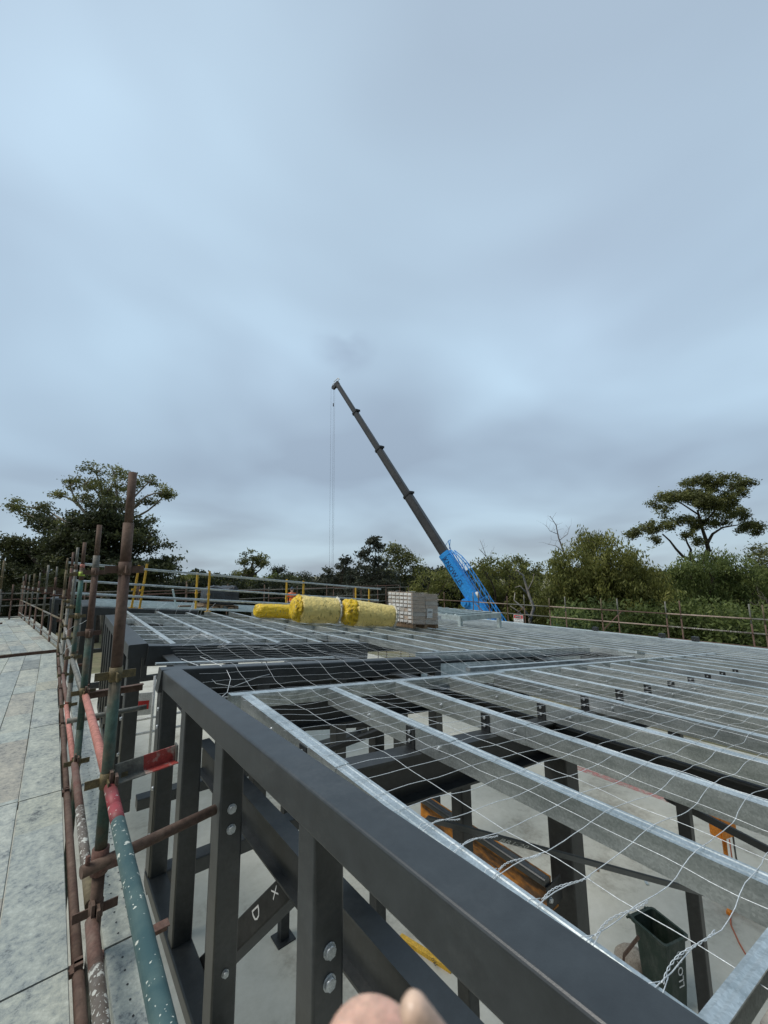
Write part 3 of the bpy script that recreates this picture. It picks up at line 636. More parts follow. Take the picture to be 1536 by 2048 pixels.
for i in range(1, 5):
    ya, yb = std[i][0], std[i+1][0]
    ledger(la, (XS, ya+.03, ZL), (XS-.02, yb-.03, ZL), mcol[i-1][0]); ledger(la, (XS-.02, ya+.03, ZL2), (XS-.03, yb-.03, ZL2), mcol[i-1][1])
for ya, yb in ((-.5, 2.35), (2.35, 4.17), (4.17, 6.0), (6.0, 7.83), (7.83, 9.7), (9.7, 11.4)):
    ledger(la, (XS-.045, ya+.02, PZ-.03), (XS-.045, yb-.02, PZ-.03), 'rust')
    ledger(la, (XS-1.35, ya+.02, PZ-.09), (XS-1.35, yb-.02, PZ-.09), 'greytube')
# angle transoms at each standard, plus the return brackets
def angle(bm, a, b, w=.05, h=.05, mi=0): extrude(bm, [(-w/2, 0), (w/2, 0), (w/2, -.005), (-w/2+.005, -.005), (-w/2+.005, -h), (-w/2, -h)], a, b, mi=mi)
for y, *_ in std[:6]:
    bm = B(); angle(bm, (XS-1.32, y, PZ-.012), (XS-.03, y, PZ-.012)); build('transom', bm, MT['rust'], la)
    bm = B(); angle(bm, (XS+.03, y, PZ-.012), (XS+.30, y, PZ-.012)); build('transom', bm, MT['redtube'], la)
bm = B(); a, b = V((XS+.03, 2.35, -.90)), V((.555, 2.36, -.885))
extrude(bm, [(.0, .035), (.0, -.035), (.055, -.035), (.055, -.031), (.004, -.031), (.004, .035)][::-1], a, a+(b-a)*.45, mi=0)
extrude(bm, [(.0, .035), (.0, -.035), (.055, -.035), (.055, -.031), (.004, -.031), (.004, .035)][::-1], a+(b-a)*.45, b, mi=1)
box(bm, b+V((.0, -.01, .0)), (.008, .05, .085), mi=0)
tag(build('bracket', bm, [MT['greytube'], M('chipped_red_paint', (.34, .05, .04), (.45, .36, .3), 16, .6, 0, .4, lo=.5, hi=.62)], la), 'red and cream angle bracket')
bm = B(); angle(bm, V((XS+.03, 4.17, -.93)), V((XS+.42, 4.17, -.93)), .05, .06); build('bracket', bm, MT['rust'], la)
bm = B(); tube(bm, [V((.2, 2.30, -1.245)), V((.787, 2.43, -1.255))], .0245, 16); build('tie_tube', bm, MT['rust'], la)
bm = B(); tube(bm, [V((XS, 2.35, -1.30)), V((XS, 2.35, -1.20))], .034, 12); box(bm, (XS+.03, 2.31, -1.26), (.09, .02, .03)); tube(bm, [V((XS-.05, 2.3, -1.24)), V((XS-.05, 2.3, -1.19))], .009, 6); build('coupler', bm, MT['redtube'], la)
bm = B(); tube(bm, [V((.2, 4.6, -1.24)), V((.80, 4.6, -1.245))], .022, 12); tube(bm, [V((.5, 4.6, -1.32)), V((.5, 4.6, -1.18))], .035, 10); build('tie_tube', bm, MT['greytube'], la)
# short rag and tape
bm = B(); tube(bm, [V((XS-.01, 6.0, .0)), V((XS-.01, 6.0, .05))], .032, 10); build('tape', bm, M('lime_tape', (.55, .75, .12), None, 9, .5), la)
# second, slanting run beyond the corner
lb = empty('scaffold', (-.6, 17, FLOOR), 'brown tube scaffold bending to the left at the far end of the walkway', 'scaffold', 'tube scaffolds round the building')
def run2(t): return V((.22-.108*t, 11.6+t, 0))
ts = [1.5, 3.2, 5.0, 6.6, 8.2, 9.6, 10.8]
cols = ['rust', 'greytube', 'redtube', 'olive', 'olive', 'rust', 'olive']
for i, t_ in enumerate(ts):
    p = run2(t_); standard(lb, p.x, p.y, [.24, .32, .12, .1, .05, .1, .02][i], FLOOR, [(-.35, cols[i]), (-.9, 'greytube'), (FLOOR, 'rust')], zs=(-.46,), spigot=i % 2 == 0)
for i in range(len(ts)):
    a = run2(ts[i-1] if i else 0); b = run2(ts[i])
    ledger(lb, a+V((0, 0, ZL)), b+V((0, 0, ZL)), 'greytube' if i % 2 else 'olive'); ledger(lb, a+V((0, 0, ZL2)), b+V((0, 0, ZL2)), 'greytube')
    ledger(lb, a+V((0, 0, PZ+.01)), b+V((0, 0, PZ+.01)), 'rust')
    bm = B(); angle(bm, b+V((.02, 0, -.45)), b+V((1.0, 0, -.45))); build('transom', bm, MT['rust'], lb)
# outer (left) standards by the walkway
lc = empty('scaffold', (-1.2, 14, FLOOR), 'outer scaffold standards at the left picture edge beside the walkway', 'scaffold', 'tube scaffolds round the building')
for (x, y, zt, mm) in ((-.86, 12.3, -.88, 'greytube'), (-1.32, 18.6, .55, 'olive'), (-1.52, 19.0, .42, 'rust'), (-1.1, 15.5, -.9, 'greytube')):
    standard(lc, x, y, zt, FLOOR, [(-.4, mm), (FLOOR, 'greytube')], zs=(-.01, -.5) if zt > 0 else (-1.0,), spigot=False, r=.03)
ledger(lc, (-.86, 12.3, -.98), (-1.6, 19.0, -.98), 'rust'); ledger(lc, (-.95, 10.2, -1.45), (-.9, 12.3, -1.25), 'redtube')
# far scaffold across the end, and along the right side
ld = empty('scaffold', (9, 19.5, FLOOR), 'rusty scaffold with thin rails across the far end of the roof', 'scaffold', 'tube scaffolds round the building')
YB = 21.0; xs_ = [-3.2+2.05*i for i in range(12)]
for i, x in enumerate(xs_):
    zt = -.35-.045*max(0, x)+random.uniform(-.1, .2)
    standard(ld, x, YB, zt, FLOOR, [(-.9, random.choice(['olive', 'rust', 'greytube'])), (FLOOR, 'rust')], zs=(), spigot=False, r=.026)
    standard(ld, x+.25, YB+1.2, zt+.12, FLOOR, [(FLOOR, 'rust')], zs=(), spigot=False, r=.026)
    if i:
        for z in (-.62, -1.08, -1.5):
            z2 = z-.02*max(0, x)
            ledger(ld, (xs_[i-1], YB, z2), (x, YB, z2), random.choice(['greytube', 'greytube', 'rust']), wedge=False, r=.024)
        ledger(ld, (xs_[i-1]+.25, YB+1.2, -.9), (x+.25, YB+1.2, -.9), 'redtube', wedge=False)
le = empty('scaffold', (19, 8, FLOOR), 'scaffold with pale and salmon rails beyond the right-hand eave, carrying the danger sign', 'scaffold', 'tube scaffolds round the building')
ysr = [1.2, 2.69, 3.04, 5.08, 5.56, 7.34, 8.01, 9.65, 10.45, 11.82, 12.83, 13.99, 14.72, 15.11, 17.36, 19.3]
for i, y in enumerate(ysr):
    zt = -1.28+random.uniform(-.10, .10)
    standard(le, 19.0, y, zt, FLOOR, [(-1.9, random.choice(['rust', 'greytube', 'olive'])), (FLOOR, 'rust')], zs=(-1.73, -2.22) if i % 2 == 0 else (-2.22,), spigot=False, r=.026)
yy = [-1.2]+ysr[0::2]+[19.3]
for i in range(len(yy)-1):
    ledger(le, (19, yy[i], -1.73), (19, yy[i+1], -1.73), ['palerail', 'greytube', 'palerail', 'rust'][i % 4], wedge=False, r=.026)
    ledger(le, (19, yy[i], -2.22), (19, yy[i+1], -2.22), ['palerail', 'greytube', 'splat_brown', 'palerail'][i % 4], wedge=False, r=.026)
    ledger(le, (19, yy[i], -2.68), (19, yy[i+1], -2.68), 'rust', wedge=False, r=.026)
for a, b in (((19, 8.0, -2.6), (19, 7.2, -1.75)), ((19, 12.3, -2.2), (19, 11.8, -1.8)), ((19, 14.0, -2.55), (19, 15.0, -1.8))):
    bm = B(); tube(bm, [V(a), V(b)], .022, 8); build('brace', bm, MT['redtube'], le)
for i, y in enumerate((8.3, 5.9, 4.9)):
    bm = B(); box(bm, RP(17.3, y-.0, .09), (.16, .2, .14)); tube(bm, [RP(17.2, y, .03), RP(17.45, y+.05, .16)], .03, 8)
    tag(build('roof_bracket', bm, MT['black2']), 'small dark bracket sitting on the right-hand eave flashing, %s from the left' % ORD[i], 'bracket', 'brackets on the eave flashing')
# danger sign
sc = on_x(1037, 1238, 18.93); sg = empty('warning_sign', sc, 'white warning sign with red DANGER panel hung on the right-hand scaffold rail', 'sign')
bm = B(); box(bm, sc, (.012, .56, .42)); build('board', bm, MT['white'], sg)
bm = B(); box(bm, sc+V((-.008, 0, .11)), (.006, .52, .16)); build('red_panel', bm, MT['red'], sg)
bm = B(); tube(bm, [sc+V((-.0115, 0, .11)), sc+V((-.0135, 0, .11))], .2, 24); 
for v in bm.verts: v.co.z = sc.z+.11+(v.co.z-sc.z-.11)*.3
build('black_oval', bm, MT['ink'], sg)
text('lettering', 'DANGER', sc+V((-.015, 0, .08)), (0, -1, 0), (0, 0, 1), .095, MT['white'], sg, align='CENTER')
text('lettering', 'SCAFFOLD', sc+V((-.008, 0, -.06)), (0, -1, 0), (0, 0, 1), .085, MT['ink'], sg, align='CENTER')
text('lettering', 'INCOMPLETE', sc+V((-.008, 0, -.16)), (0, -1, 0), (0, 0, 1), .085, MT['ink'], sg, align='CENTER')
# ------------------------------------------------------------------ walkway planks
def plank_mesh(L_, holes=False):
    bm = B(); w = .243
    extrude(bm, [(w/2-.003, -.0), (-w/2+.003, -.0), (-w/2+.0, -.004), (-w/2, -.05), (-w/2+.004, -.05), (-w/2+.005, -.006), (w/2-.005, -.006), (w/2-.004, -.05), (w/2, -.05), (w/2, -.004)], (0, 0, 0), (0, L_, 0))
    if holes:
        for sx in (-.045, .02, .07):
            for j in range(int(L_/.075)):
                bmesh.ops.create_circle(bm, cap_ends=True, segments=6, radius=.006, matrix=Matrix.Translation((sx, .05+j*.075, .0012)))
        for f in bm.faces:
            if len(f.verts) == 6: f.material_index = 1
    me = bpy.data.meshes.new('steel_plank'); bm.to_mesh(me); bm.free(); me.materials.append(MT['plank']); me.materials.append(MT['ink']); return me
bays = [(-2.3, -.5), (-.5, 2.35), (2.35, 4.17), (4.17, 6.0), (6.0, 7.83), (7.83, 9.7), (9.7, 11.4)]
side = ['on the parapet side', 'second from the parapet side', 'in the middle', 'second from the outer side', 'on the outer side', 'outermost']
bayn = ['behind the camera', 'at the camera', 'in the second walkway bay', 'in the third walkway bay', 'in the fourth walkway bay', 'in the fifth walkway bay', 'just before the raised step']
for bi, (ya, yb) in enumerate(bays[1:], 1):
    me = plank_mesh(yb-ya-.012); meh = plank_mesh(yb-ya-.012, True)
    for c_ in range(6):
        o = bpy.data.objects.new('steel_plank', me); C.objects.link(o); o.location = (.192-.1215-c_*.2475, ya+.006, PZ+random.uniform(-.002, .003)); o.rotation_euler.z = random.uniform(-.0008, .0008)
        tag(o, 'worn steel walkway plank %s, %s' % (side[c_], bayn[bi]), 'plank', 'steel planks of the walkway')
    o = bpy.data.objects.new('steel_plank', meh); C.objects.link(o); o.location = (XS+.045+.09, ya+.006, PZ+.002); o.scale.x = .74
    tag(o, 'perforated steel plank between standards and steel frames, %s' % bayn[bi], 'plank', 'perforated planks inside the standards')
# raised second walkway following the bend
ang = -math.atan(.108)
for bi in range(5):
    ya = .05+bi*2.15; me = plank_mesh(2.13)
    for c_ in range(6):
        o = bpy.data.objects.new('steel_plank', me); C.objects.link(o); p = run2(ya)
        o.location = p+V((-.12-c_*.2475, 0, PZ+.035)); o.rotation_euler.z = -ang
        tag(o, 'raised walkway plank %s, %s stretch after the step' % (side[c_], ORD[bi]), 'plank', 'steel planks of the raised walkway')
    o = bpy.data.objects.new('steel_plank', me); C.objects.link(o); p = run2(ya); o.location = p+V((.2, 0, PZ+.0)); o.rotation_euler.z = -ang
    tag(o, 'inner plank right of the raised walkway, %s stretch after the step' % ORD[bi], 'plank', 'inner planks of the raised walkway')
bm = B(); extrude(bm, rect(.03, .06, 0, -.055), run2(.0)+V((.02, 0, PZ+.035)), run2(0)+V((-1.6, -.16, PZ+.035))); tag(build('step_board', bm, MT['rust']), 'dark brown board along the edge of the raised walkway', 'board')
# ------------------------------------------------------------------ yellow guard posts and rails
gp = [(1.28, 12.9, 1.16), (1.42, 12.5, 1.2), (2.95, 13.2, 1.12), (3.10, 12.4, 1.16), (5.75, 13.0, 1.14), (6.08, 12.4, 1.12), (8.55, 13.0, 1.08), (8.75, 12.4, 1.08)]
names = ['left post of the first pair', 'right post of the first pair', 'left post of the second pair', 'right post of the second pair', 'left post of the third pair, beside the worker', 'right post of the third pair', 'left post of the fourth pair', 'right post of the fourth pair']
for i, (x, y, h) in enumerate(gp):
    t = empty('guard_post', RP(x, y, .02), 'yellow guard rail post on the roof, '+names[i], 'guard post', 'yellow guard rail posts')
    ln = .10 if i < 2 else .0
    bm = B(); extrude(bm, rrect(.05, .05, .006, 2, 0, -.025), RP(x, y, .03), RP(x, y, h)+V((ln, 0, 0)), up=V((0, 1, 0))); build('upright', bm, MT['yellow'], t)
    bm = B(); box(bm, RP(x, y, .02), (.16, .12, .012)); box(bm, RP(x, y, .5), (.07, .07, .05)); build('foot_plate', bm, MT['yellow'], t)
rails = [(-.15, 6.3, 12.45), (5.0, 9.35, 12.42), (-.1, 3.4, 12.95), (2.7, 6.4, 12.98)]
c_ = 0
for (xa, xb, y) in rails:
    for j, h in enumerate((1.06, .64, .33)):
        bm = B(); extrude(bm, rrect(.035, .05, .012, 2, 0, -.025), RP(xa+.1*j*random.random(), y-.04, h), RP(xb-.2*random.random(), y-.04, h))
        tag(build('guard_rail', bm, MT['galv']), 'galvanised guard rail %s on the %s yellow posts, %s length' % (['at the top', 'in the middle', 'at the bottom'][j], 'near' if y < 12.6 else 'rear', 'left' if xa < 1 else 'right'), 'guard rail', 'rails on the yellow posts'); c_ += 1
# blue prop
bm = B(); extrude(bm, rect(.05, .04), RP(2.65, 14.4, .0), RP(2.5, 14.3, .55), up=V((0, 1, 0))); tag(build('prop', bm, MT['paleroof']), 'pale blue prop leaning on the white roof sheets', 'prop')
# ------------------------------------------------------------------ insulation rolls
def roll(lab, p0, p1, r0, r1, matn, wrinkle=.03, film=None, squash=.9, endcap='crumple', seed=1):
    rr = random.Random(seed); p0 = V(p0); p1 = V(p1)
    t = empty('insulation_roll', (p0+p1)/2-V((0, 0, max(r0, r1)*squash)), lab, 'insulation roll', 'yellow insulation rolls')
    def body(name, p0, p1, prof, mat, wr, seg=48):
        bm = B(); d, s, u = frame(p0, p1); rings = []
        ph = [rr.random()*6 for _ in range(6)]
        for (tt, rad) in prof:
            c = p0+(p1-p0)*tt; ring = []
            for k in range(seg):
                a = 2*math.pi*k/seg
                w = wr*(math.sin(a*5+tt*7+ph[0])*.5+math.sin(a*9-tt*15+ph[1])*.35+math.sin(a*17+tt*33+ph[2])*.3+.4*math.sin(a*3+tt*21+ph[3])+.5*math.sin(a*23+tt*9+ph[4]+2*math.sin(tt*30+a*2)))+rr.uniform(-.25, .25)*wr
                R_ = rad*(1+w); z = math.sin(a)*R_*squash
                z = max(z, -rad*squash*.93)
                ring.append(bm.verts.new(c+s*math.cos(a)*R_+u*z))
            rings.append(ring)
        for i in range(len(rings)-1):
            for k in range(seg): f = bm.faces.new((rings[i][k], rings[i][(k+1) % seg], rings[i+1][(k+1) % seg], rings[i+1][k])); f.smooth = True
        bm.faces.new(rings[0][::-1]); bm.faces.new(rings[-1]); bmesh.ops.recalc_face_normals(bm, faces=bm.faces)
        return build(name, bm, mat, t)
    def rad(tt): return r0+(r1-r0)*tt
    body('roll_body', p0, p1, [(0, rad(0)*.62), (.012, rad(0)*.86), (.05, rad(0)*.98)]+[(.05+.9*i/26, rad(i/26)*(1+.012*rr.uniform(-1, 1))) for i in range(27)]+[(.985, rad(1)*.9), (1, rad(1)*.6)], MT[matn], wrinkle)
    return t, body, rad
# rolls lie roughly along x' behind one another
def RL(x, y, r): p = RP(x, y, r); return p
t, body, rad = roll('long slim bright yellow roll lying left of the two fat rolls', RL(3.72, 10.35, .20), RL(5.9, 10.2, .21), .20, .21, 'rollyellow', .06, seed=3)
r1p0, r1p1 = RL(4.27, 9.05, .34), RL(5.28, 8.9, .34)
t, body, rad = roll('fat yellow roll in milky film, left one of the two, with loose yellow end', r1p0, r1p1, .36, .35, 'rollpale', .014, seed=5)
body('loose_end', r1p0+(r1p0-r1p1)*.13, r1p0+(r1p1-r1p0)*.03, [(0, .12), (.06, .21), (.2, .26), (.35, .29), (.5, .27), (.65, .31), (.8, .34), (1, .345)], MT['rollyellow'], .16)
body('film_end', r1p1-(r1p1-r1p0)*.03, r1p1+(r1p1-r1p0)*.06, [(0, .352), (.2, .36), (.4, .34), (.6, .33), (.85, .27), (1, .14)], MT['film'], .09)
r2p0, r2p1 = RL(5.55, 8.72, .32), RL(6.68, 8.40, .29)
t, body, rad = roll('fat yellow roll in milky film tapering towards the pallet of boxes', r2p0+(r2p1-r2p0)*.06, r2p1, .36, .305, 'rollpale', .018, seed=9)
body('loose_end', r2p0-(r2p1-r2p0)*.17, r2p0+(r2p1-r2p0)*.10, [(0, .20), (.1, .31), (.3, .35), (.45, .34), (.6, .36), (.8, .35), (1, .35)], MT['rollyellow'], .15)
body('film_end', r2p1-(r2p1-r2p0)*.03, r2p1+(r2p1-r2p0)*.07, [(0, .312), (.2, .315), (.5, .28), (.7, .26), (1, .12)], MT['film'], .12)
# ------------------------------------------------------------------ pallet of boxes
def pallet(par, x0, x1, y0, y1, zoff=.02, n=7):
    bm = B()
    for i in range(3):
        xx = x0+.06+(x1-x0-.12)*i/2; extrude(bm, rect(.1, .09), RP(xx, y0, zoff), RP(xx, y1, zoff))
    for i in range(n):
        yy = y0+.06+(y1-y0-.12)*i/(n-1); extrude(bm, rect(.1, .02), RP(x0, yy, zoff+.092), RP(x1, yy, zoff+.092))
    return build('pallet', bm, MT['timber'], par) if par else bm
px0, px1, py0, py1 = 7.12, 8.06, 8.12, 9.15
bm = pallet(None, px0, px1, py0, py1); pal = tag(build('pallet', bm, MT['timber']), 'timber pallet under the wrapped stack of cartons', 'pallet')
bx = empty('carton_stack', RP((px0+px1)/2, (py0+py1)/2, .13), 'shrink wrapped stack of grey cartons on a timber pallet beside the yellow rolls', 'cartons')
bm = B(); base = RP(px0, py0).z+.10; rows = 8; H = .80
# the cartons follow the tilt of the roof
for k in range(rows):
    for i in range(2):
        for j in range(3):
            w, d = (px1-px0)/2, (py1-py0)/3; cx, cy = px0+w*(i+.5)+random.uniform(-.004, .004), py0+d*(j+.5)+random.uniform(-.004, .004)
            p = RP(cx, cy, .134+H/rows*(k+.5)); box(bm, p, (w-.012, d-.012, H/rows-.006), rot=Euler((0, math.radians(5.7), -TH)).to_matrix(), mi=random.choice((0, 0, 1)))
build('cartons', bm, [MT['boxes'], MT['boxes2']], bx)
bm = B()
for k in range(rows):
    for j in range(6):
        if random.random() < .93:
            yy = py0+.1+(py1-py0-.2)*j/5; p = RP(px0-.004, yy, .134+H/rows*(k+.5)); box(bm, p, (.02, .13, H/rows*.6), rot=Euler((0, math.radians(5.7), -TH)).to_matrix())
build('carton_labels', bm, MT['cartons'], bx)
bm = B(); p = RP(px0+.62, py0-.004, .42); box(bm, p, (.2, .01, .24), rot=Euler((0, math.radians(5.7), -TH)).to_matrix()); lb_ = build('delivery_label', bm, MT['white'], bx)
bm = B()
for dz in (.02, .045): box(bm, p+V((0, -.007, dz)), (.13, .004, .012))
build('print_lines', bm, MT['ink'], lb_)
bm = B(); box(bm, RP(px0+.98, py0-.004, .32), (.14, .01, .1), rot=Euler((0, math.radians(5.7), -TH)).to_matrix()); build('delivery_label', bm, MT['white'], bx)
# film wrap: thin bands round the stack
wm, wnt, wbs = new_mat('clear_stretch_film'); wbs.inputs['Base Color'].default_value = (.75, .74, .72, 1); wbs.inputs['Roughness'].default_value = .25
wf = noise(wnt, 7, 5, .7, stretch=(.5, .5, 5)); wnt.links.new(math_n(wnt, 'MULTIPLY', math_n(wnt, 'SUBTRACT', wf, .46, True), 1.6, True), wbs.inputs['Alpha']); bump(wnt, wbs, wf, .7, .02)
bm = B(); vv = []
for k in range(12):
    z = .12+.83*k/11; o_ = .012+random.uniform(0, .012); vv.append([bm.verts.new(RP(x_, y_, z)) for x_, y_ in ((px0-o_-.008, py0-o_), (px1+o_, py0-o_), (px1+o_, py1+o_), (px0-o_-.008, py1+o_))])
for k in range(11):
    for i in range(4): bm.faces.new((vv[k][i], vv[k][(i+1) % 4], vv[k+1][(i+1) % 4], vv[k+1][i]))
top = []
g_ = 6
for i in range(g_+1):
    for j in range(g_+1):
        top.append(bm.verts.new(RP(px0-.01+(px1-px0+.02)*i/g_, py0-.01+(py1-py0+.02)*j/g_, 0.945+random.uniform(-.005, .035))))
for i in range(g_):
    for j in range(g_): bm.faces.new((top[i*(g_+1)+j], top[(i+1)*(g_+1)+j], top[(i+1)*(g_+1)+j+1], top[i*(g_+1)+j+1]))
build('stretch_film', bm, wm, bx)
# black wrapped bundle on the left
bm = pallet(None, 3.35, 4.45, 13.9, 14.9, .04); tag(build('pallet', bm, MT['timber']), 'timber pallet under the black wrapped bundle on the white roof sheets', 'pallet')
bm = B(); bmesh.ops.create_cube(bm, size=1); bmesh.ops.subdivide_edges(bm, edges=bm.edges, cuts=7, use_grid_fill=True)
for v in bm.verts:
    c = v.co.copy(); s = 1-.12*max(0, c.z+.1)**2*3; q = RP(3.95, 14.4, .16+.55*(c.z+.5)); v.co = q+V((c.x*1.0*s, c.y*.9*s, .06*math.sin(c.x*7+c.y*5)))+V([random.uniform(-.02, .02) for _ in range(3)])
tag(build('wrapped_bundle', bm, MT['blackwrap'], smooth=True), 'bundle wrapped in black plastic standing on a pallet behind the yellow posts', 'bundle')
bm = B()
for i in range(4): tube(bm, [RP(2.6+.5*i, 13.8, .06), RP(3.0+.5*i, 14.1, .07)], .03, 6)
tag(build('timber_offcuts', bm, MT['timber']), 'short timber offcuts beside the black wrapped bundle', 'timber')
# ------------------------------------------------------------------ raised galvanised platform
ra = empty('raised_frame', RP(11, 10, 0), 'low galvanised platform frame standing on the purlins in front of the blue crane', 'platform frame')
ax0, ax1, ay0, ay1 = 10.25, 12.1, 9.25, 14.2; ZT = -1.43
def FR(x, y, dz=0): return RX(x, y, ZT-.012*(x-ax0)+dz)
for nm, a, b in (('fascia', (ax0, ay0), (ax1, ay0-.15)), ('fascia', (ax0, ay0), (ax0, ay1)), ('fascia', (ax1, ay0-.15), (ax1, ay1)), ('fascia', (ax0, ay1), (ax1, ay1))):
    bm = B(); extrude(bm, rect(.05, .17, 0, -.17), FR(*a), FR(*b)); build(nm, bm, MT['paleroof'], ra)
for x, y in ((ax0, ay0), (ax1, ay0-.15), (ax0, ay0+2.6), (ax0, ay1), (ax1, ay1)):
    bm = B(); extrude(bm, rect(.12, .12, 0, -.06), RP(x, y+.06, 0), FR(x, y+.06, -.005), up=V((0, 1, 0))); build('leg', bm, MT['paleroof'], ra)
for i in range(12):
    y = ay0+.3+(ay1-ay0-.4)*i/11; bm = B(); extrude(bm, rect(.09, .06, 0, -.06), FR(ax0+.03, y, .03), FR(ax1-.03, y-.05, .03)); build('cross_member', bm, MT['paleroof'], ra)
# ------------------------------------------------------------------ things below on the slab
c0 = on_z(1317, 1851, -5.10); t = empty('wheelie_bin', (c0.x, c0.y, FLOOR), 'dirty dark green wheelie bin without a lid, standing on the slab beside the slim column', 'wheelie bin')
az = math.atan2(.55-.578, 1.464-1.379)      # direction of the short side on the ground
ca, sa = math.cos(az), math.sin(az); TOPZ = -5.10
def BP(u, v, z): return V((c0.x+u*ca-v*sa, c0.y+u*sa+v*ca, z))
def hull(bm, rings, mi=0, capb=True):
    rv = [[bm.verts.new(p) for p in r] for r in rings]
    for i in range(len(rv)-1):
        n = len(rv[i])
        for k in range(n): bm.faces.new((rv[i][k], rv[i][(k+1) % n], rv[i+1][(k+1) % n], rv[i+1][k]))
    if capb: bm.faces.new(rv[0][::-1])
    return rv
def rr_ring(hw, hd, z, r=.05, inset=0):
    pts = []
    for cx, cy, a0 in ((hw-r, hd-r, 0), (-hw+r, hd-r, 90), (-hw+r, -hd+r, 180), (hw-r, -hd+r, 270)):
        for i in range(4):
            a = math.radians(a0+30*i); pts.append(BP(cx+(r-inset)*math.cos(a), cy+(r-inset)*math.sin(a), z))
    return pts
bm = B(); outer = [(.17, .20, FLOOR+.03), (.185, .22, FLOOR+.3), (.215, .245, TOPZ-.07), (.22, .25, TOPZ-.02)]
hull(bm, [rr_ring(a, b, z) for a, b, z in outer]); inner = [(.21, .24, TOPZ-.005), (.175, .205, FLOOR+.12)]
hull(bm, [rr_ring(a, b, z, inset=.006) for a, b, z in inner][::-1]); bmesh.ops.recalc_face_normals(bm, faces=bm.faces)
bb = build('body', bm, MT['bin'], t)
bm = B(); rv = hull(bm, [rr_ring(.215, .245, TOPZ-.04), rr_ring(.245, .275, TOPZ-.04), rr_ring(.245, .275, TOPZ), rr_ring(.212, .242, TOPZ), rr_ring(.212, .242, TOPZ-.04)], capb=False); bmesh.ops.recalc_face_normals(bm, faces=bm.faces); build('rim', bm, MT['bin'], t)
bm = B(); tube(bm, [BP(-.26, .30, TOPZ-.03), BP(.2, .30, TOPZ-.03)], .016, 10); box(bm, BP(-.2, .28, TOPZ-.03), (.04, .08, .04)); box(bm, BP(.15, .28, TOPZ-.03), (.04, .08, .04)); build('handle', bm, MT['bin'], t)
for sx in (-1, 1):
    bm = B(); tube(bm, [BP(sx*.20, .19, FLOOR+.1), BP(sx*.245, .19, FLOOR+.1)], .1, 20); build('wheel', bm, MT['tyre'], t)
text('lettering', 'LLOYD', BP(.07, -.247, TOPZ-.58), (0, 0, 1), (-ca, -sa, 0), .14, MT['white'], t, depth=.002)
bm = B(); a = BP(-.33, .05, TOPZ-.1); extrude(bm, rect(.035, .035), a, BP(-.45, .22, TOPZ-.42)); extrude(bm, rect(.03, .03), BP(-.45, .22, TOPZ-.42), BP(-.5, .3, FLOOR))
tag(build('timber_batten', bm, MT['rust']), 'thin brown batten leaning against the wheelie bin', 'timber')
bm = B(); bmesh.ops.create_icosphere(bm, subdivisions=3, radius=1)
cs = on_z(1262, 1935, FLOOR)
for v in bm.verts: v.co = cs+V((v.co.x*.28, v.co.y*.22, max(0, v.co.z*.16+.05)))+v.co*.03*math.sin(v.co.x*9+v.co.y*7)
tag(build('rubble_sack', bm, MT['sack'], smooth=True), 'slumped pale sack of rubble on the slab left of the wheelie bin', 'sack')
# orange power board on stand
pc_ = at(1444, 1645, 7.4); t = empty('power_board', (pc_.x, pc_.y, FLOOR), 'orange site power board on an orange stand on the slab below the purlins', 'power board')
bm = B(); rz = Euler((0, 0, math.radians(-20))).to_matrix(); box(bm, pc_, (.42, .22, .42), rot=rz); bmesh.ops.bevel(bm, geom=bm.edges, offset=.02, segments=2, affect='EDGES'); build('cabinet', bm, MT['orange'], t)
bm = B(); box(bm, pc_+V((0, 0, .225)), (.50, .30, .03), rot=rz); build('hood', bm, MT['orange'], t)
bm = B(); tube(bm, [pc_+V((.08, .02, -.2)), V((pc_.x+.08, pc_.y+.02, FLOOR+.02))], .035, 10); box(bm, (pc_.x+.08, pc_.y+.02, FLOOR+.03), (.6, .06, .05)); box(bm, (pc_.x+.08, pc_.y+.02, FLOOR+.03), (.06, .6, .05)); build('stand', bm, MT['orange'], t)
for i, s in enumerate((-.09, .15, .18)):
    bm = B(); a = pc_+V((s, -.1, -.2)); tube(bm, [a, a+V((.02, 0, -.4)), V((a.x+.03*i, a.y-.05, FLOOR+.3)), V((a.x+.2, a.y-.3, FLOOR+.01))], .012, 6); build('power_lead', bm, MT[['redcord', 'greytube', 'ink'][i]], t)
bm = B(); pts = [on_z(1458, 1800, FLOOR+.012), on_z(1462, 1850, FLOOR+.012), on_z(1478, 1885, FLOOR+.012), on_z(1495, 1915, FLOOR+.012), on_z(1560, 2010, FLOOR+.012)]; tube(bm, pts, .012, 6)
tag(build('extension_lead', bm, MT['redcord']), 'thin orange-red lead lying on the slab at the right', 'lead')
bm = B(); a, b = on_z(1148, 1533, FLOOR+.004), on_z(1345, 1603, FLOOR+.004); d = (b-a).normalized(); s = V((-d.y, d.x, 0))*.13
pm, pnt, pbs = new_mat('faded_pink_marker'); pbs.inputs['Base Color'].default_value = (.62, .26, .24, 1); pbs.inputs['Roughness'].default_value = .9
pf = noise(pnt, 6, 6, .7); pnt.links.new(math_n(pnt, 'MULTIPLY', math_n(pnt, 'SUBTRACT', pf, .32, True), 2.6, True), pbs.inputs['Alpha'])
bm.faces.new([bm.verts.new(p) for p in (a-s, b-s, b+s, a+s)]); tag(build('marking_paint', bm, pm), kind='structure')
cl = on_z(850, 1905, FLOOR+.03); bm = B(); box(bm, cl, (.09, .95, .06), rot=Euler((0, 0, .25)).to_matrix()); lv = empty('spirit_level', cl, 'yellow spirit level lying on the slab under the foreground rail', 'spirit level')
build('bar', bm, MT['hose'], lv); text('lettering', 'PRO', cl+V((-.02, -.3, .032)), (0.25, 1, 0), (-1, .25, 0), .07, MT['ink'], lv)
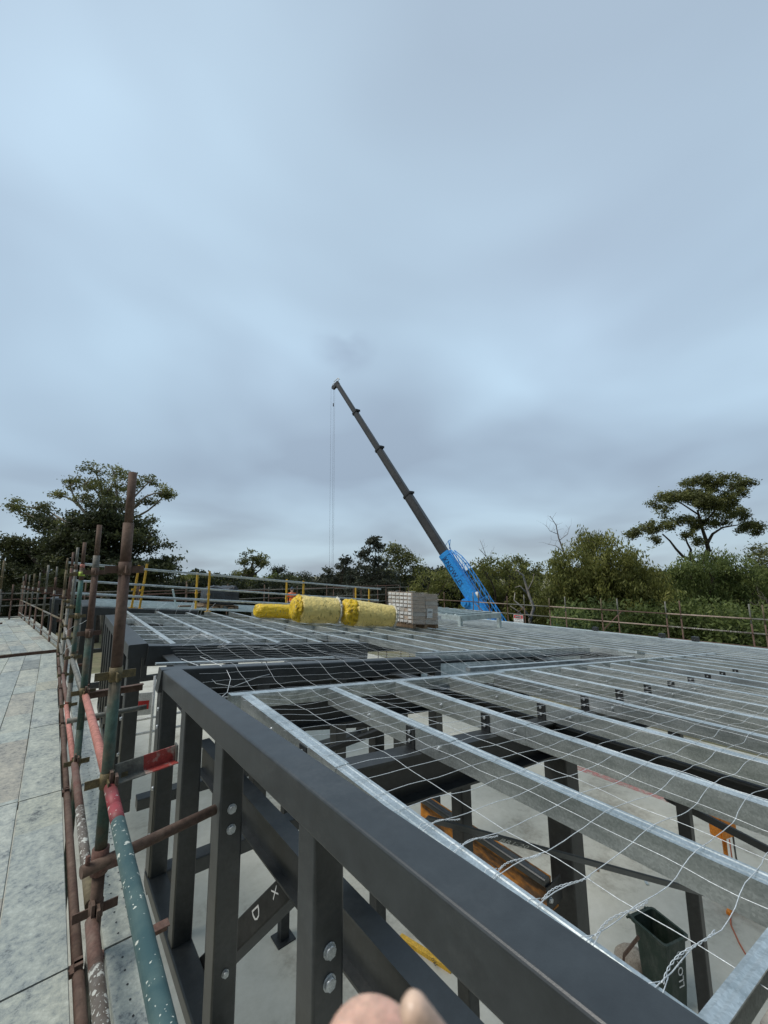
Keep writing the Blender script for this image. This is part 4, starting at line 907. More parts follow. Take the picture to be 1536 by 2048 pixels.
for i, (q, sz, rz_) in enumerate((((600, 1455), (1.2, .04, .5), .4), ((755, 1440), (.5, .3, .9), .1))):
    p = on_z(*q, FLOOR+.3)
for i, q_ in enumerate(((1195, 1735), (1240, 1690), (1290, 1760), (560, 1790), (1175, 1600), (1225, 1640), (1500, 1800), (640, 1900))):
    p = on_z(*q_, FLOOR+.012); bm = B(); box(bm, p, (random.uniform(.05, .3), .05, .024), rot=Euler((0, 0, random.uniform(0, 3))).to_matrix())
    tag(build('timber_offcut', bm, MT[random.choice(['timber', 'galv', 'sack'])]), 'small offcut lying on the slab, %s of the scattered pieces' % ORD[i], 'offcut', 'offcuts scattered on the slab')
# red and white barrier seen through the frames
p = at(284, 1408, 8.0)
t = empty('barrier_board', p, 'small red and white printed board seen between the black frames at left', 'board')
bm = B(); box(bm, p, (.34, .02, .42), rot=Euler((0, 0, -.4)).to_matrix()); build('board', bm, MT['white'], t)
bm = B(); box(bm, p+V((0, -.014, -.02)), (.24, .01, .16), rot=Euler((0, 0, -.4)).to_matrix()); build('red_panel', bm, MT['red'], t)
bm = B()
for z in (-.35, -.62): tube(bm, [p+V((-.8, .3, z)), p+V((1.2, -.2, z+.08))], .025, 8)
tube(bm, [p+V((.2, .02, .5)), p+V((.2, .02, -1.0))], .025, 8)
tag(build('white_rail', bm, MT['white']), 'white handrail below the printed board between the black frames', 'handrail')
# ------------------------------------------------------------------ mobile crane
P0, P1 = at(1005, 1290, 30), at(674, 768, 44); CD = (P1-P0); CL = CD.length; cd = CD.normalized()
cr_ = empty('mobile_crane', (P0.x+2.5, P0.y-1, FLOOR-.12), 'blue mobile crane with long dark telescopic boom raised towards the left', 'crane')
side_ = cd.cross(V((0, 0, 1))).normalized(); topn = side_.cross(cd).normalized()
if side_.dot(-P0) < 0: facing = -side_
else: facing = side_
def boomsec(w, h):
    return [(w/2, -h*.15), (w/2, h*.42), (w*.38, h*.5), (-w*.38, h*.5), (-w/2, h*.42), (-w/2, -h*.15), (-w*.40, -h*.38), (-w*.2, -h*.5), (w*.2, -h*.5), (w*.40, -h*.38)]
TB = .2685
def bp(t_): return P0+CD*t_
bm = B(); extrude(bm, boomsec(.80, 1.0), bp(-.09), bp(TB), up=topn)
build('base_boom', bm, MT['craneblue'], cr_)
bm = B(); extrude(bm, boomsec(.86, 1.06), bp(TB-.012), bp(TB), up=topn); extrude(bm, boomsec(.86, 1.06), bp(.19), bp(.194), up=topn); extrude(bm, boomsec(.86, 1.08), bp(.05), bp(.056), up=topn); build('boom_collar', bm, MT['craneblue'], cr_)
secs = [(TB-.01, .48, .62, .80), (.48, .672, .54, .68), (.672, .8485, .46, .57), (.8485, .992, .38, .46)]
for i, (ta, tb, w, h) in enumerate(secs):
    bm = B(); extrude(bm, boomsec(w, h), bp(ta), bp(tb), up=topn); sct = build('boom_section', bm, MT['boomgrey'], cr_)
    if i < 3:
        bm = B(); extrude(bm, boomsec(w+.10, h+.12), bp(tb-.006), bp(tb), up=topn); box(bm, bp(tb-.004)+topn*(h*.5+.12), (.5, .12, .2)); build('collar', bm, MT['ink'], sct)
# head with sheaves, rope, hook ball
hd = bp(.997)
bm = B(); extrude(bm, rect(.30, .7, 0, -.45), hd-cd*.1, hd+cd*.28, up=topn)
for sgn in (-1, 1): tube(bm, [hd+cd*.15-topn*.55-side_*.12*sgn, hd+cd*.15-topn*.55+side_*.12*sgn*.3], .24, 16)
build('boom_head', bm, MT['ink'], cr_)
bm = B()
for a, b in ((hd+topn*.2, hd+topn*.5+cd*.55), (hd+topn*.5+cd*.55, hd-topn*.2+cd*.7), (hd+topn*.3+cd*.3, hd-topn*.5+cd*.6), (hd-topn*.5+cd*.6, hd-topn*.75+cd*.2), (hd+topn*.5+cd*.55, hd+topn*.55+cd*.2)): tube(bm, [a, b], .035, 6)
build('head_frame', bm, MT['white'], cr_)
rp = hd+cd*.15-topn*.75
for off in (-.17, .10, .24):
    bm = B(); a = rp+V((RGT[0]*off, RGT[1]*off, 0)); tube(bm, [a, V((a.x, a.y, FLOOR+3.2))], .009, 5); build('hoist_rope', bm, MT['boomgrey'], cr_)
bm = B(); a = rp+V((RGT[0]*.10, RGT[1]*.10, -1.7)); tube(bm, [a, a+V((0, 0, -.35))], .06, 8); build('limit_weight', bm, MT['ink'], cr_)
bm = B(); a = V((rp.x, rp.y, FLOOR+3.0)); box(bm, a, (.4, .25, .6)); tube(bm, [a+V((0, 0, -.3)), a+V((0, 0, -.55)), a+V((.12, 0, -.7)), a+V((.2, 0, -.55))], .05, 8); build('hook_block', bm, MT['yellow'], cr_)
# stiffening ribs, lettering, pivot boss on the side facing the roof
fo = facing
bm = B()
for v_ in (.16, .30): extrude(bm, rect(.04, .05), bp(-.08)+fo*.40+topn*v_, bp(TB-.015)+fo*.40+topn*v_, up=topn)
build('side_rib', bm, MT['craneblue'], cr_)
text('lettering', 'KNOWLES', bp(.255)+fo*.415-topn*.28, -cd, topn, .62, MT['darkblue'], cr_, depth=.004, sx=.92)
text('lettering', 'CRANES', bp(.085)+fo*.415-topn*.28, -cd, topn, .42, MT['boomgrey'], cr_, depth=.003, sx=.85)
bm = B(); c_ = bp(.128)-topn*.56+fo*.1; tube(bm, [c_, c_+fo*.48], .34, 24); tube(bm, [c_+fo*.48, c_+fo*.60], .15, 16); build('pivot_boss', bm, MT['craneblue'], cr_)
bm = B(); extrude(bm, [(-.42, -.1), (.42, -.1), (.42, -.85), (-.42, -.85)], bp(.06)-topn*.0, bp(.125)-topn*.0, up=topn); build('boom_gusset', bm, MT['craneblue'], cr_)
bm = B(); tube(bm, [bp(.07)-topn*.62+fo*.2, bp(.0)-topn*1.1+fo*.2, V((P0.x+1.2, P0.y-1.6, FLOOR+1.4))], .09, 12); build('luffing_rod', bm, MT['white'], cr_)
bm = B(); tube(bm, [bp(.0)-topn*1.0+fo*.2, V((P0.x+1.0, P0.y-1.6, FLOOR+1.4))], .2, 14); build('luffing_cylinder', bm, MT['craneblue'], cr_)
# stowed lattice jib along the back of the boom
bm = B(); ja, jb = -.06, .262; nn = 13
def jp(t_, u_, s__): return bp(t_)+topn*(.62+u_*(1 if t_ < .22 else (jb+.015-t_)/.05))+side_*s__
rows_ = [[jp(ja+(jb-ja)*i/nn, u_, s__) for i in range(nn+1)] for u_, s__ in ((0, -.3), (0, .3), (.55, -.3), (.55, .3))]
for r_ in rows_: tube(bm, r_, .040, 6)
for i in range(nn):
    for a_, b_ in ((0, 2), (1, 3), (0, 1), (2, 3)):
        tube(bm, [rows_[a_][i], rows_[b_][i+1]], .016, 5); 
        if i % 2: tube(bm, [rows_[a_][i], rows_[b_][i]], .022, 5)
tube(bm, [jp(.262, 0, 0), bp(.29)+topn*.9, bp(.285)+topn*.5], .03, 6); tube(bm, [bp(.285)+topn*1.2-side_*.3, bp(.27)+topn*.6], .03, 6); tube(bm, [bp(.29)+topn*.9, bp(.285)+topn*1.25-side_*.3], .025, 6)
build('lattice_jib', bm, MT['craneblue'], cr_)
bm = B(); tube(bm, [bp(.12)+topn*.58+fo*.3, bp(.135)+topn*.66+fo*.3], .12, 10); build('jib_roller', bm, MT['white'], cr_)
# carrier and upper works
cb = V((P0.x+1.6, P0.y-2.2, FLOOR-.12)); R3 = Euler((0, 0, math.radians(12))).to_matrix()
def cbp(x_, y_, z_): return cb+R3@V((x_, y_, z_))
bm = B(); box(bm, cbp(0, 0, 1.0), (2.6, 11.5, .6), rot=R3); box(bm, cbp(0, 5.2, 1.25), (2.6, 1.9, 1.1), rot=R3); bmesh.ops.bevel(bm, geom=bm.edges, offset=.08, segments=2, affect='EDGES'); build('chassis', bm, MT['craneblue'], cr_)
bm = B(); box(bm, cbp(0, -1.2, 1.45), (2.3, 4.6, .6), rot=R3); bmesh.ops.bevel(bm, geom=bm.edges, offset=.1, segments=2, affect='EDGES'); build('turntable', bm, MT['craneblue'], cr_)
bm = B(); box(bm, cbp(-1.0, 2.1, 1.5), (.9, 1.6, .8), rot=R3); bmesh.ops.bevel(bm, geom=bm.edges, offset=.08, segments=2, affect='EDGES'); build('operator_cab', bm, MT['glassdark'], cr_)
for sx in (-1, 1):
    for yw in (-4.4, -2.9, 2.4, 4.0):
        bm = B(); tube(bm, [cbp(sx*.9, yw, .65), cbp(sx*1.35, yw, .65)], .65, 24); wh = build('wheel', bm, MT['tyre'], cr_)
        bm = B(); tube(bm, [cbp(sx*1.34, yw, .65), cbp(sx*1.38, yw, .65)], .33, 16); build('rim', bm, MT['boomgrey'], wh)
# ------------------------------------------------------------------ worker
def person(loc, rz, label, hv, legm):
    """continuous skinned body: joints relative to loc, facing +y before rotation"""
    J = {'pel': (0, 0, .95, .15), 'sp': (0, .0, 1.15, .135), 'ch': (0, .01, 1.34, .155), 'nk': (0, .02, 1.48, .06), 'hd1': (0, .03, 1.56, .075), 'hd2': (0, .04, 1.64, .10), 'hd3': (0, .035, 1.72, .085),
         'ls': (-.19, 0, 1.41, .07), 'le': (-.27, -.03, 1.14, .048), 'lh': (-.22, .14, .95, .038), 'lf': (-.20, .2, .90, .03), 'rs': (.19, 0, 1.41, .07), 're': (.28, -.02, 1.14, .048), 'rh': (.25, .12, .93, .038), 'rf': (.24, .18, .88, .03),
         'lhip': (-.10, 0, .90, .105), 'lk': (-.11, .03, .50, .07), 'la': (-.12, -.01, .09, .045), 'lt': (-.13, .14, .04, .04), 'rhip': (.10, 0, .90, .105), 'rk': (.12, .04, .50, .07), 'ra': (.13, .0, .09, .045), 'rt': (.14, .15, .04, .04)}
    E_ = [('pel', 'sp'), ('sp', 'ch'), ('ch', 'nk'), ('nk', 'hd1'), ('hd1', 'hd2'), ('hd2', 'hd3'), ('ch', 'ls'), ('ls', 'le'), ('le', 'lh'), ('lh', 'lf'), ('ch', 'rs'), ('rs', 're'), ('re', 'rh'), ('rh', 'rf'), ('pel', 'lhip'), ('lhip', 'lk'), ('lk', 'la'), ('la', 'lt'), ('pel', 'rhip'), ('rhip', 'rk'), ('rk', 'ra'), ('ra', 'rt')]
    ks = list(J); me = bpy.data.meshes.new('person'); me.from_pydata([J[k][:3] for k in ks], [(ks.index(a), ks.index(b)) for a, b in E_], [])
    o = bpy.data.objects.new('person', me); C.objects.link(o); sk = o.modifiers.new('skin', 'SKIN')
    for i, k in enumerate(ks): me.skin_vertices[0].data[i].radius = (J[k][3], J[k][3]*(.75 if k in ('pel', 'sp', 'ch') else 1))
    me.skin_vertices[0].data[0].use_root = True
    sb = o.modifiers.new('sub', 'SUBSURF'); sb.levels = 2; sb.render_levels = 2
    bpy.context.view_layer.update(); m2 = bpy.data.meshes.new_from_object(o.evaluated_get(bpy.context.evaluated_depsgraph_get())); bpy.data.objects.remove(o)
    for mt_ in (MT['skin'], hv, legm, MT['ink']): m2.materials.append(mt_)
    for p in m2.polygons:
        c_ = p.center; p.use_smooth = True
        p.material_index = 3 if c_.z < .11 else 2 if c_.z < .93 and abs(c_.x) < .2 and c_.y < .13 else 1 if (c_.z < 1.475 and c_.z > 1.0) else 0
    b_ = bpy.data.objects.new('person', m2); C.objects.link(b_); b_.location = loc; b_.rotation_euler.z = rz; ORG[b_.name] = V(loc)
    tag(b_, label, 'person')
    def child(name, bm, mt_):
        m3 = bpy.data.meshes.new(name); bm.to_mesh(m3); bm.free(); m3.materials.append(mt_); c_ = bpy.data.objects.new(name, m3); C.objects.link(c_); c_.parent = b_
        for p in m3.polygons: p.use_smooth = True
    bm = B(); bmesh.ops.create_uvsphere(bm, u_segments=16, v_segments=10, radius=.115); 
    for v in list(bm.verts): v.co = V((v.co.x*.95, v.co.y*1.1+.03, max(v.co.z, -.01)+1.70))
    tube(bm, [V((0, .08, 1.70)), V((0, .20, 1.69))], .07, 8); child('cap', bm, MT['bluehat'])
    bm = B(); tube(bm, [V((0, .12, 1.66)), V((0, .155, 1.635))], .014, 6); child('nose', bm, MT['skin'])
    return b_
hp = at(584, 1179, 24.5)
person(V((hp.x, hp.y, hp.z-1.66)), math.radians(150), 'worker in bright orange shirt, dark trousers and dark blue cap standing beyond the yellow rolls', MT['hivis'], MT['navy'])
# ------------------------------------------------------------------ the blurred fingertip of the photographer
def hand():
    D = .105
    tip = at(765, 2003, D); base = at(735, 2420, D*1.02); d = (base-tip).normalized(); vd = V(FWD)
    s = d.cross(vd).normalized()
    t = empty('hand', at(800, 2700, D*1.1), 'out of focus fingertips with a pale nail poking in at the bottom edge', 'hand')
    js = []; ed = []; rad_ = []
    def chain(pts, rs, parent=None):
        p_ = parent
        for p, r in zip(pts, rs):
            js.append(p); rad_.append(r); i = len(js)-1
            if p_ is not None: ed.append((p_, i))
            p_ = i
        return p_
    wrist = at(900, 3700, .17); palm = at(850, 3200, .15)
    chain([wrist, palm], [.026, .030])
    f = lambda x, y, D_: at(x, y, D_)
    chain([f(770, 2800, .125), f(725, 2460, .112), f(735, 2260, .105), f(745, 2150, .103), f(752, 2096, .102)], [.0150, .0145, .0160, .0165, .0142], 1)      # index
    chain([f(1010, 2850, .135), f(1040, 2600, .128), f(1000, 2480, .125), f(960, 2440, .123)], [.012, .0105, .0095, .007], 1)
    chain([f(1150, 2950, .145), f(1190, 2760, .14), f(1160, 2660, .136), f(1120, 2620, .134)], [.0115, .0098, .009, .0065], 1)
    chain([f(1260, 3100, .155), f(1310, 2950, .15), f(1280, 2870, .148), f(1250, 2840, .146)], [.010, .0085, .0075, .006], 1)
    chain([f(620, 3150, .14), f(520, 2900, .13), f(500, 2720, .125), f(505, 2650, .124)], [.013, .011, .0095, .0075], 1)      # thumb
    me = bpy.data.meshes.new('h'); me.from_pydata(js, ed, []); o = bpy.data.objects.new('h', me); C.objects.link(o); o.modifiers.new('s', 'SKIN')
    for i, r in enumerate(rad_): me.skin_vertices[0].data[i].radius = (r, r)
    me.skin_vertices[0].data[0].use_root = True
    sb = o.modifiers.new('u', 'SUBSURF'); sb.levels = 3; sb.render_levels = 3
    bpy.context.view_layer.update(); m2 = bpy.data.meshes.new_from_object(o.evaluated_get(bpy.context.evaluated_depsgraph_get())); bpy.data.objects.remove(o)
    link_mesh('fingers', m2, MT['skin'], t, smooth=True)
    # pale nail edge along the right-hand side of the tip
    bm = B(); a, b = f(812, 2001, .0985), f(990, 2235, .0975); n_ = 12
    tube(bm, [a.lerp(b, (i/n_)**1.4) for i in range(n_+1)], .004, 20, 0, [.0036*min(1, .15+math.sqrt(1-(1-min(1, i/4))**2)) for i in range(n_+1)]); build('nail', bm, MT['nail'], t, smooth=True)
hand()
# ------------------------------------------------------------------ trees
def leaf_mesh(name, mat, centres, norms_up, size, tint, aspect=2.2, droop=0.0, parent=None):
    n = len(centres)
    a = rng.normal(size=(n, 3)); 
    if droop: a = a*(1-droop)+np.array([0, 0, -1.0])*droop*2
    a /= np.linalg.norm(a, axis=1)[:, None]
    b = rng.normal(size=(n, 3)); b -= (b*a).sum(1)[:, None]*a; b /= np.linalg.norm(b, axis=1)[:, None]
    sz = size*rng.uniform(.6, 1.3, n)[:, None]
    A = a*sz*aspect/2; Bv = b*sz/2
    v = np.empty((n, 4, 3)); v[:, 0] = centres-A; v[:, 1] = centres+Bv-A*.1; v[:, 2] = centres+A; v[:, 3] = centres-Bv-A*.1
    me = bpy.data.meshes.new(name); me.vertices.add(n*4); me.vertices.foreach_set('co', v.ravel()); me.loops.add(n*4); me.loops.foreach_set('vertex_index', np.arange(n*4)); me.polygons.add(n)
    me.polygons.foreach_set('loop_start', np.arange(n)*4); me.polygons.foreach_set('loop_total', np.full(n, 4)); me.update(calc_edges=True)
    at_ = me.attributes.new('tint', 'FLOAT', 'FACE'); at_.data.foreach_set('value', np.clip(tint, 0, 1).astype(np.float32))
    return link_mesh(name, me, mat, parent)
def crown_points(blobs, D, dens, clump, per, flat=.6, depth=1.0, hollow=.55):
    """blobs in metres: (centre Vector, rx, rz); clumps of leaves through each blob's volume"""
    cs = []; tn = []
    for c_, rx, rz in blobs:
        nc = max(6, int(dens*rx*rx*rz))
        u = rng.normal(size=(nc, 3)); u /= np.linalg.norm(u, axis=1)[:, None]; rad = (hollow+(1-hollow)*rng.random(nc))[:, None]
        wob = 1+.22*np.sin(u[:, :1]*5+rng.random()*6)*np.cos(u[:, 2:]*4+rng.random()*6)
        cc = np.array(c_)+u*rad*wob*np.array([rx, rx*depth, rz])
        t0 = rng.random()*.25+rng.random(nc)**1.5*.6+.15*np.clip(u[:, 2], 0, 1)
        for k in range(nc):
            m_ = rng.integers(int(per*.5), int(per*1.5)); q_ = rng.normal(size=(m_, 3))*np.array([clump, clump, clump*flat]); cs.append(cc[k]+q_); tn.append(np.full(m_, t0[k])+rng.normal(size=m_)*.12)
    return np.concatenate(cs), np.concatenate(tn)
def limb(bm, a, b, r0, r1, wob=.12, n=7, mi=0):
    L_ = (b-a).length; pts = []; rs = []
    o1 = V([random.uniform(-1, 1) for _ in range(3)])*wob*L_; o2 = V([random.uniform(-1, 1) for _ in range(3)])*wob*L_*.5
    for i in range(n+1):
        t_ = i/n; pts.append(a.lerp(b, t_)+o1*math.sin(math.pi*t_)+o2*math.sin(2*math.pi*t_)); rs.append(r0+(r1-r0)*t_)
    tube(bm, pts, r0, 7, mi, rs); return pts
GZ = FLOOR-.12
def tree(name, label, cat, D, blobs, leaf, root=None, size=.13, dens=5, clump=.35, per=60, aspect=2.2, droop=0, flat=.6, tr=.22, bark='bark', group='trees round the site', hollow=.5, twigs=2, depth=1.0, limbs=None, shrink=1.0, tall=1.0):
    """blobs: (px, py, rpx, rpy[, dD]) read off as directions from the camera and placed D metres out"""
    k = D/FPX; bl = []
    for b_ in blobs:
        dD = b_[4] if len(b_) > 4 else random.uniform(-1, 1)*b_[2]*k*.6
        bl.append((at(b_[0], b_[1], D+dD), b_[2]*k*shrink, b_[3]*k*shrink*tall))
    rx = root[0] if root else blobs[0][0]; p = at(rx, 1200, D); base = V((p.x, p.y, GZ))
    t = empty(name, base, label, cat, group)
    bm = B(); fork = at(root[0] if root else blobs[0][0], root[1] if root else max(b_[1] for b_ in blobs)+10, D)
    limb(bm, base-V((0, 0, .1)), fork, tr*1.25, tr*.8, .03, 8)
    if limbs:
        for seg in limbs:
            pts = [at(x_, y_, D) for x_, y_ in seg[0]]; n_ = len(pts); tube(bm, pts, .1, 8, 0, [seg[1]+(seg[2]-seg[1])*i/(n_-1) for i in range(n_)])
    for c_, rx_, rz_ in bl:
        if not limbs: limb(bm, fork+V((0, 0, random.uniform(-.5, .1))), c_, tr*.5, tr*.14, .10)
        for _ in range(twigs):
            e_ = c_+V([random.uniform(-1, 1)*rx_*.8, random.uniform(-1, 1)*rx_*.8, random.uniform(-.5, .9)*rz_]); limb(bm, c_-V((0, 0, rz_*.4)), e_, tr*.16, tr*.05, .15, 5)
    build('trunk', bm, MT[bark], t)
    P_, T_ = crown_points(bl, D, dens, clump, per, flat, depth, hollow)
    leaf_mesh('crown', MT[leaf], P_, None, size, T_, aspect, droop, t)
    return t
# left cluster
tree('dense_tree', 'very large dark spreading tree behind the walkway scaffold on the left', 'tree', 38, [(60, 1110, 62, 42), (150, 1080, 60, 45), (215, 1090, 60, 60), (100, 1050, 35, 30), (255, 1060, 45, 40), (290, 1085, 42, 30), (40, 1150, 50, 35), (150, 1150, 70, 40), (250, 1150, 70, 40), (320, 1140, 42, 22), (335, 1125, 25, 14), (180, 1030, 40, 30), (15, 1080, 25, 25), (225, 1020, 35, 35)], 'leafdark', root=(190, 1180), size=.15, dens=5.2, clump=.42, per=70, flat=.45, tr=.5, hollow=.35)
tree('gum_tree', 'tall open crowned gum tree rising above the dark tree on the left', 'tree', 43, [(190, 940, 26, 15), (228, 942, 26, 14), (170, 965, 30, 14), (215, 975, 38, 24), (255, 965, 28, 20), (140, 968, 20, 10), (300, 962, 22, 10), (325, 985, 22, 11), (290, 1000, 22, 10), (160, 1000, 28, 10), (235, 1005, 32, 18), (40, 1022, 22, 9), (30, 1010, 12, 9), (78, 1012, 14, 7), (118, 990, 12, 6), (300, 1040, 16, 10), (330, 990, 12, 8), (60, 1035, 18, 7)], 'leafgum', root=(212, 1060), size=.13, dens=5, clump=.33, per=60, flat=.55, tr=.4, bark='palebark', twigs=3)
# far small gum
tree('gum_tree', 'small distant gum tree with a clear domed crown standing alone against the sky', 'tree', 75, [(503, 1112, 17, 12), (488, 1122, 14, 8), (521, 1117, 14, 9), (505, 1125, 20, 8), (480, 1147, 12, 8), (526, 1128, 10, 7), (497, 1140, 8, 5)], 'leafgum', root=(503, 1150), size=.2, dens=2.2, clump=.5, per=60, flat=.5, tr=.4)
tree('gum_tree', 'thin grey distant tree right of the lone domed gum', 'tree', 72, [(547, 1143, 12, 8), (560, 1139, 8, 6), (540, 1156, 18, 8), (575, 1153, 9, 5)], 'leafgrey', root=(550, 1165), size=.2, dens=1.6, clump=.45, per=40, tr=.25)
# hedge of bushes in the middle
for i, (px, py, rx, ry, D, lf, lb) in enumerate(((395, 1168, 40, 24, 60, 'leafolive', 'olive bushy tree at the left end of the low middle row'), (455, 1175, 42, 20, 52, 'leafolive', 'light olive bushy tree behind the second pair of yellow posts'), (515, 1178, 45, 22, 55, 'leafolive', 'olive bushy tree just left of the worker'), (585, 1166, 32, 20, 66, 'leafdark', 'dark bushy tree directly behind the worker'), (545, 1163, 30, 14, 70, 'leafgreen', 'small green distant bushy tree below the lone gum'), (610, 1152, 10, 7, 80, 'leafgrey', 'tiny distant tree top right of the worker'))):
    tree('bushy_tree', lb, 'tree', D, [(px, py, rx, ry), (px-rx*.5, py+8, rx*.6, ry*.7), (px+rx*.5, py+7, rx*.6, ry*.7), (px, py+22, rx, ry*.8)], lf, size=.17, dens=1.7, clump=.5, per=60, droop=.3, tr=.2)
# spiky dark shrubs in the centre
tree('spiky_shrub_tree', 'dark grey-green spiky leaved tree with a tall ragged top in the centre', 'tree', 36, [(745, 1086, 12, 10), (737, 1102, 14, 9), (756, 1095, 8, 8), (750, 1118, 20, 14), (720, 1110, 12, 6), (735, 1140, 34, 24), (765, 1150, 30, 28), (740, 1180, 50, 24), (700, 1190, 34, 18), (748, 1078, 6, 5)], 'leafgrey', root=(748, 1195), size=.14, dens=9, clump=.22, per=30, aspect=2.6, tr=.14)
tree('spiky_shrub_tree', 'lower grey-green spiky tree left of the tall ragged one', 'tree', 39, [(685, 1130, 14, 8), (668, 1148, 26, 14), (700, 1145, 22, 14), (650, 1165, 32, 16), (690, 1170, 38, 20), (635, 1180, 22, 14), (693, 1121, 8, 6)], 'leafgrey', root=(680, 1190), size=.14, dens=8, clump=.24, per=30, aspect=2.6, tr=.14)
tree('gum_tree', 'dark round headed gum with a pale forked trunk right of the spiky tree', 'tree', 50, [(790, 1098, 24, 12), (775, 1108, 20, 12), (808, 1110, 22, 14), (825, 1125, 20, 12), (795, 1128, 26, 14), (780, 1145, 24, 12), (820, 1150, 24, 14), (835, 1140, 14, 9)], 'leafgum', root=(797, 1175), size=.15, dens=4.5, clump=.4, per=60, tr=.22, bark='palebark', limbs=[([(797, 1178), (795, 1160), (800, 1140), (806, 1118)], .22, .08), ([(797, 1178), (782, 1165), (780, 1150), (782, 1125)], .14, .06), ([(795, 1160), (788, 1140), (780, 1120)], .12, .05)])
tree('bushy_tree', 'olive green bushy tree just left of the blue crane boom', 'tree', 44, [(860, 1160, 34, 18), (895, 1155, 30, 18), (845, 1185, 34, 20), (890, 1190, 40, 24), (830, 1195, 26, 16)], 'leafolive', size=.15, dens=3, clump=.4, per=60, droop=.3)
tree('bushy_tree', 'dark distant tree showing above the olive bush left of the crane boom', 'tree', 66, [(845, 1150, 22, 10), (880, 1145, 22, 9), (862, 1150, 22, 10)], 'leafdark', size=.2, dens=2, clump=.5, per=50)
tree('bushy_tree', 'brownish green bushy tree just right of the blue crane boom', 'tree', 38, [(955, 1128, 20, 14), (1010, 1130, 26, 14), (975, 1150, 36, 20), (1025, 1155, 36, 24), (1000, 1185, 50, 28), (960, 1180, 30, 30), (1050, 1190, 30, 26), (1030, 1220, 40, 20), (990, 1225, 40, 20)], 'leafolive', root=(1000, 1235), size=.13, dens=4, clump=.38, per=60, droop=.35)
tree('gum_tree', 'small round topped gum behind the brownish bush right of the crane', 'tree', 55, [(1028, 1120, 20, 8), (1012, 1127, 14, 7), (1045, 1130, 10, 7), (1080, 1138, 9, 9), (1078, 1150, 10, 12)], 'leafgum', root=(1030, 1160), size=.16, dens=4, clump=.4, per=50)
# weeping olive trees on the right
tree('weeping_tree', 'big weeping olive green tree in front of the bare dead branches', 'tree', 34, [(1190, 1080, 34, 18), (1175, 1095, 34, 22), (1225, 1085, 26, 18), (1150, 1130, 50, 32), (1215, 1125, 50, 36), (1255, 1130, 34, 26), (1290, 1150, 40, 24), (1120, 1150, 36, 32), (1190, 1170, 60, 36), (1130, 1190, 44, 32), (1240, 1180, 60, 36), (1180, 1210, 60, 28), (1250, 1220, 50, 28), (1110, 1225, 40, 26), (1150, 1250, 60, 24), (1230, 1255, 60, 24), (1300, 1185, 40, 30)], 'leafolive', root=(1190, 1250), size=.095, dens=7, clump=.30, per=75, aspect=3.4, droop=.5, flat=1.0, tr=.3, twigs=1)
tree('weeping_tree', 'green weeping tree under the tall gum on the right', 'tree', 37, [(1430, 1115, 30, 18), (1405, 1130, 40, 22), (1465, 1130, 34, 20), (1380, 1150, 40, 24), (1440, 1160, 50, 30), (1490, 1165, 34, 28), (1390, 1190, 50, 28), (1450, 1200, 50, 30), (1510, 1200, 34, 30), (1340, 1190, 34, 30), (1360, 1230, 46, 26), (1520, 1160, 24, 24), (1300, 1240, 40, 24), (1470, 1235, 40, 14), (1400, 1222, 40, 16)], 'leafgreen', root=(1420, 1240), size=.10, dens=6, clump=.32, per=75, aspect=3.2, droop=.45, flat=1.0, tr=.28)
tree('bushy_tree', 'olive tree at the right picture edge beside the tall gum', 'tree', 40, [(1525, 1100, 22, 12), (1510, 1115, 22, 14), (1550, 1110, 24, 18), (1530, 1140, 30, 20), (1560, 1170, 34, 40), (1550, 1230, 40, 30)], 'leafgum', root=(1540, 1240), size=.12, dens=5, clump=.35, per=60)
tree('gum_tree', 'tall flat topped gum tree with forked dark trunk against the sky on the right', 'tree', 46, [(1400, 960, 24, 13), (1385, 965, 20, 12), (1440, 958, 26, 12), (1470, 970, 22, 13), (1495, 965, 14, 9), (1485, 985, 14, 9), (1425, 975, 24, 12), (1340, 995, 30, 14), (1310, 1005, 16, 14), (1370, 990, 28, 14), (1395, 1000, 34, 18), (1325, 1020, 20, 10), (1420, 1010, 28, 18), (1455, 1000, 28, 16), (1450, 1022, 24, 12), (1275, 1060, 20, 12), (1300, 1055, 24, 13), (1265, 1068, 10, 7), (1312, 1080, 13, 12), (1335, 1050, 20, 14), (1360, 1045, 22, 14), (1385, 1045, 24, 18), (1375, 1070, 18, 10), (1420, 1040, 22, 14), (1445, 1045, 20, 8), (1480, 1030, 28, 14), (1505, 1050, 22, 12), (1515, 1062, 16, 8), (1490, 1055, 20, 10), (1395, 1085, 10, 8)], 'leafgum', root=(1398, 1128), size=.12, dens=12, clump=.25, per=80, flat=.75, tr=.34, twigs=2, hollow=.3, shrink=.84, tall=1.3,
     limbs=[([(1398, 1130), (1410, 1118), (1417, 1100), (1412, 1080), (1402, 1050), (1395, 1020)], .34, .10), ([(1396, 1130), (1385, 1122), (1365, 1112), (1352, 1098), (1340, 1082), (1325, 1068)], .20, .07), ([(1388, 1124), (1379, 1110), (1382, 1100), (1374, 1085), (1370, 1070)], .18, .07), ([(1414, 1088), (1425, 1068), (1445, 1055), (1475, 1050)], .18, .06), ([(1402, 1055), (1430, 1020), (1450, 990), (1465, 975)], .12, .05), ([(1398, 1030), (1360, 1005), (1335, 1000)], .10, .04)])
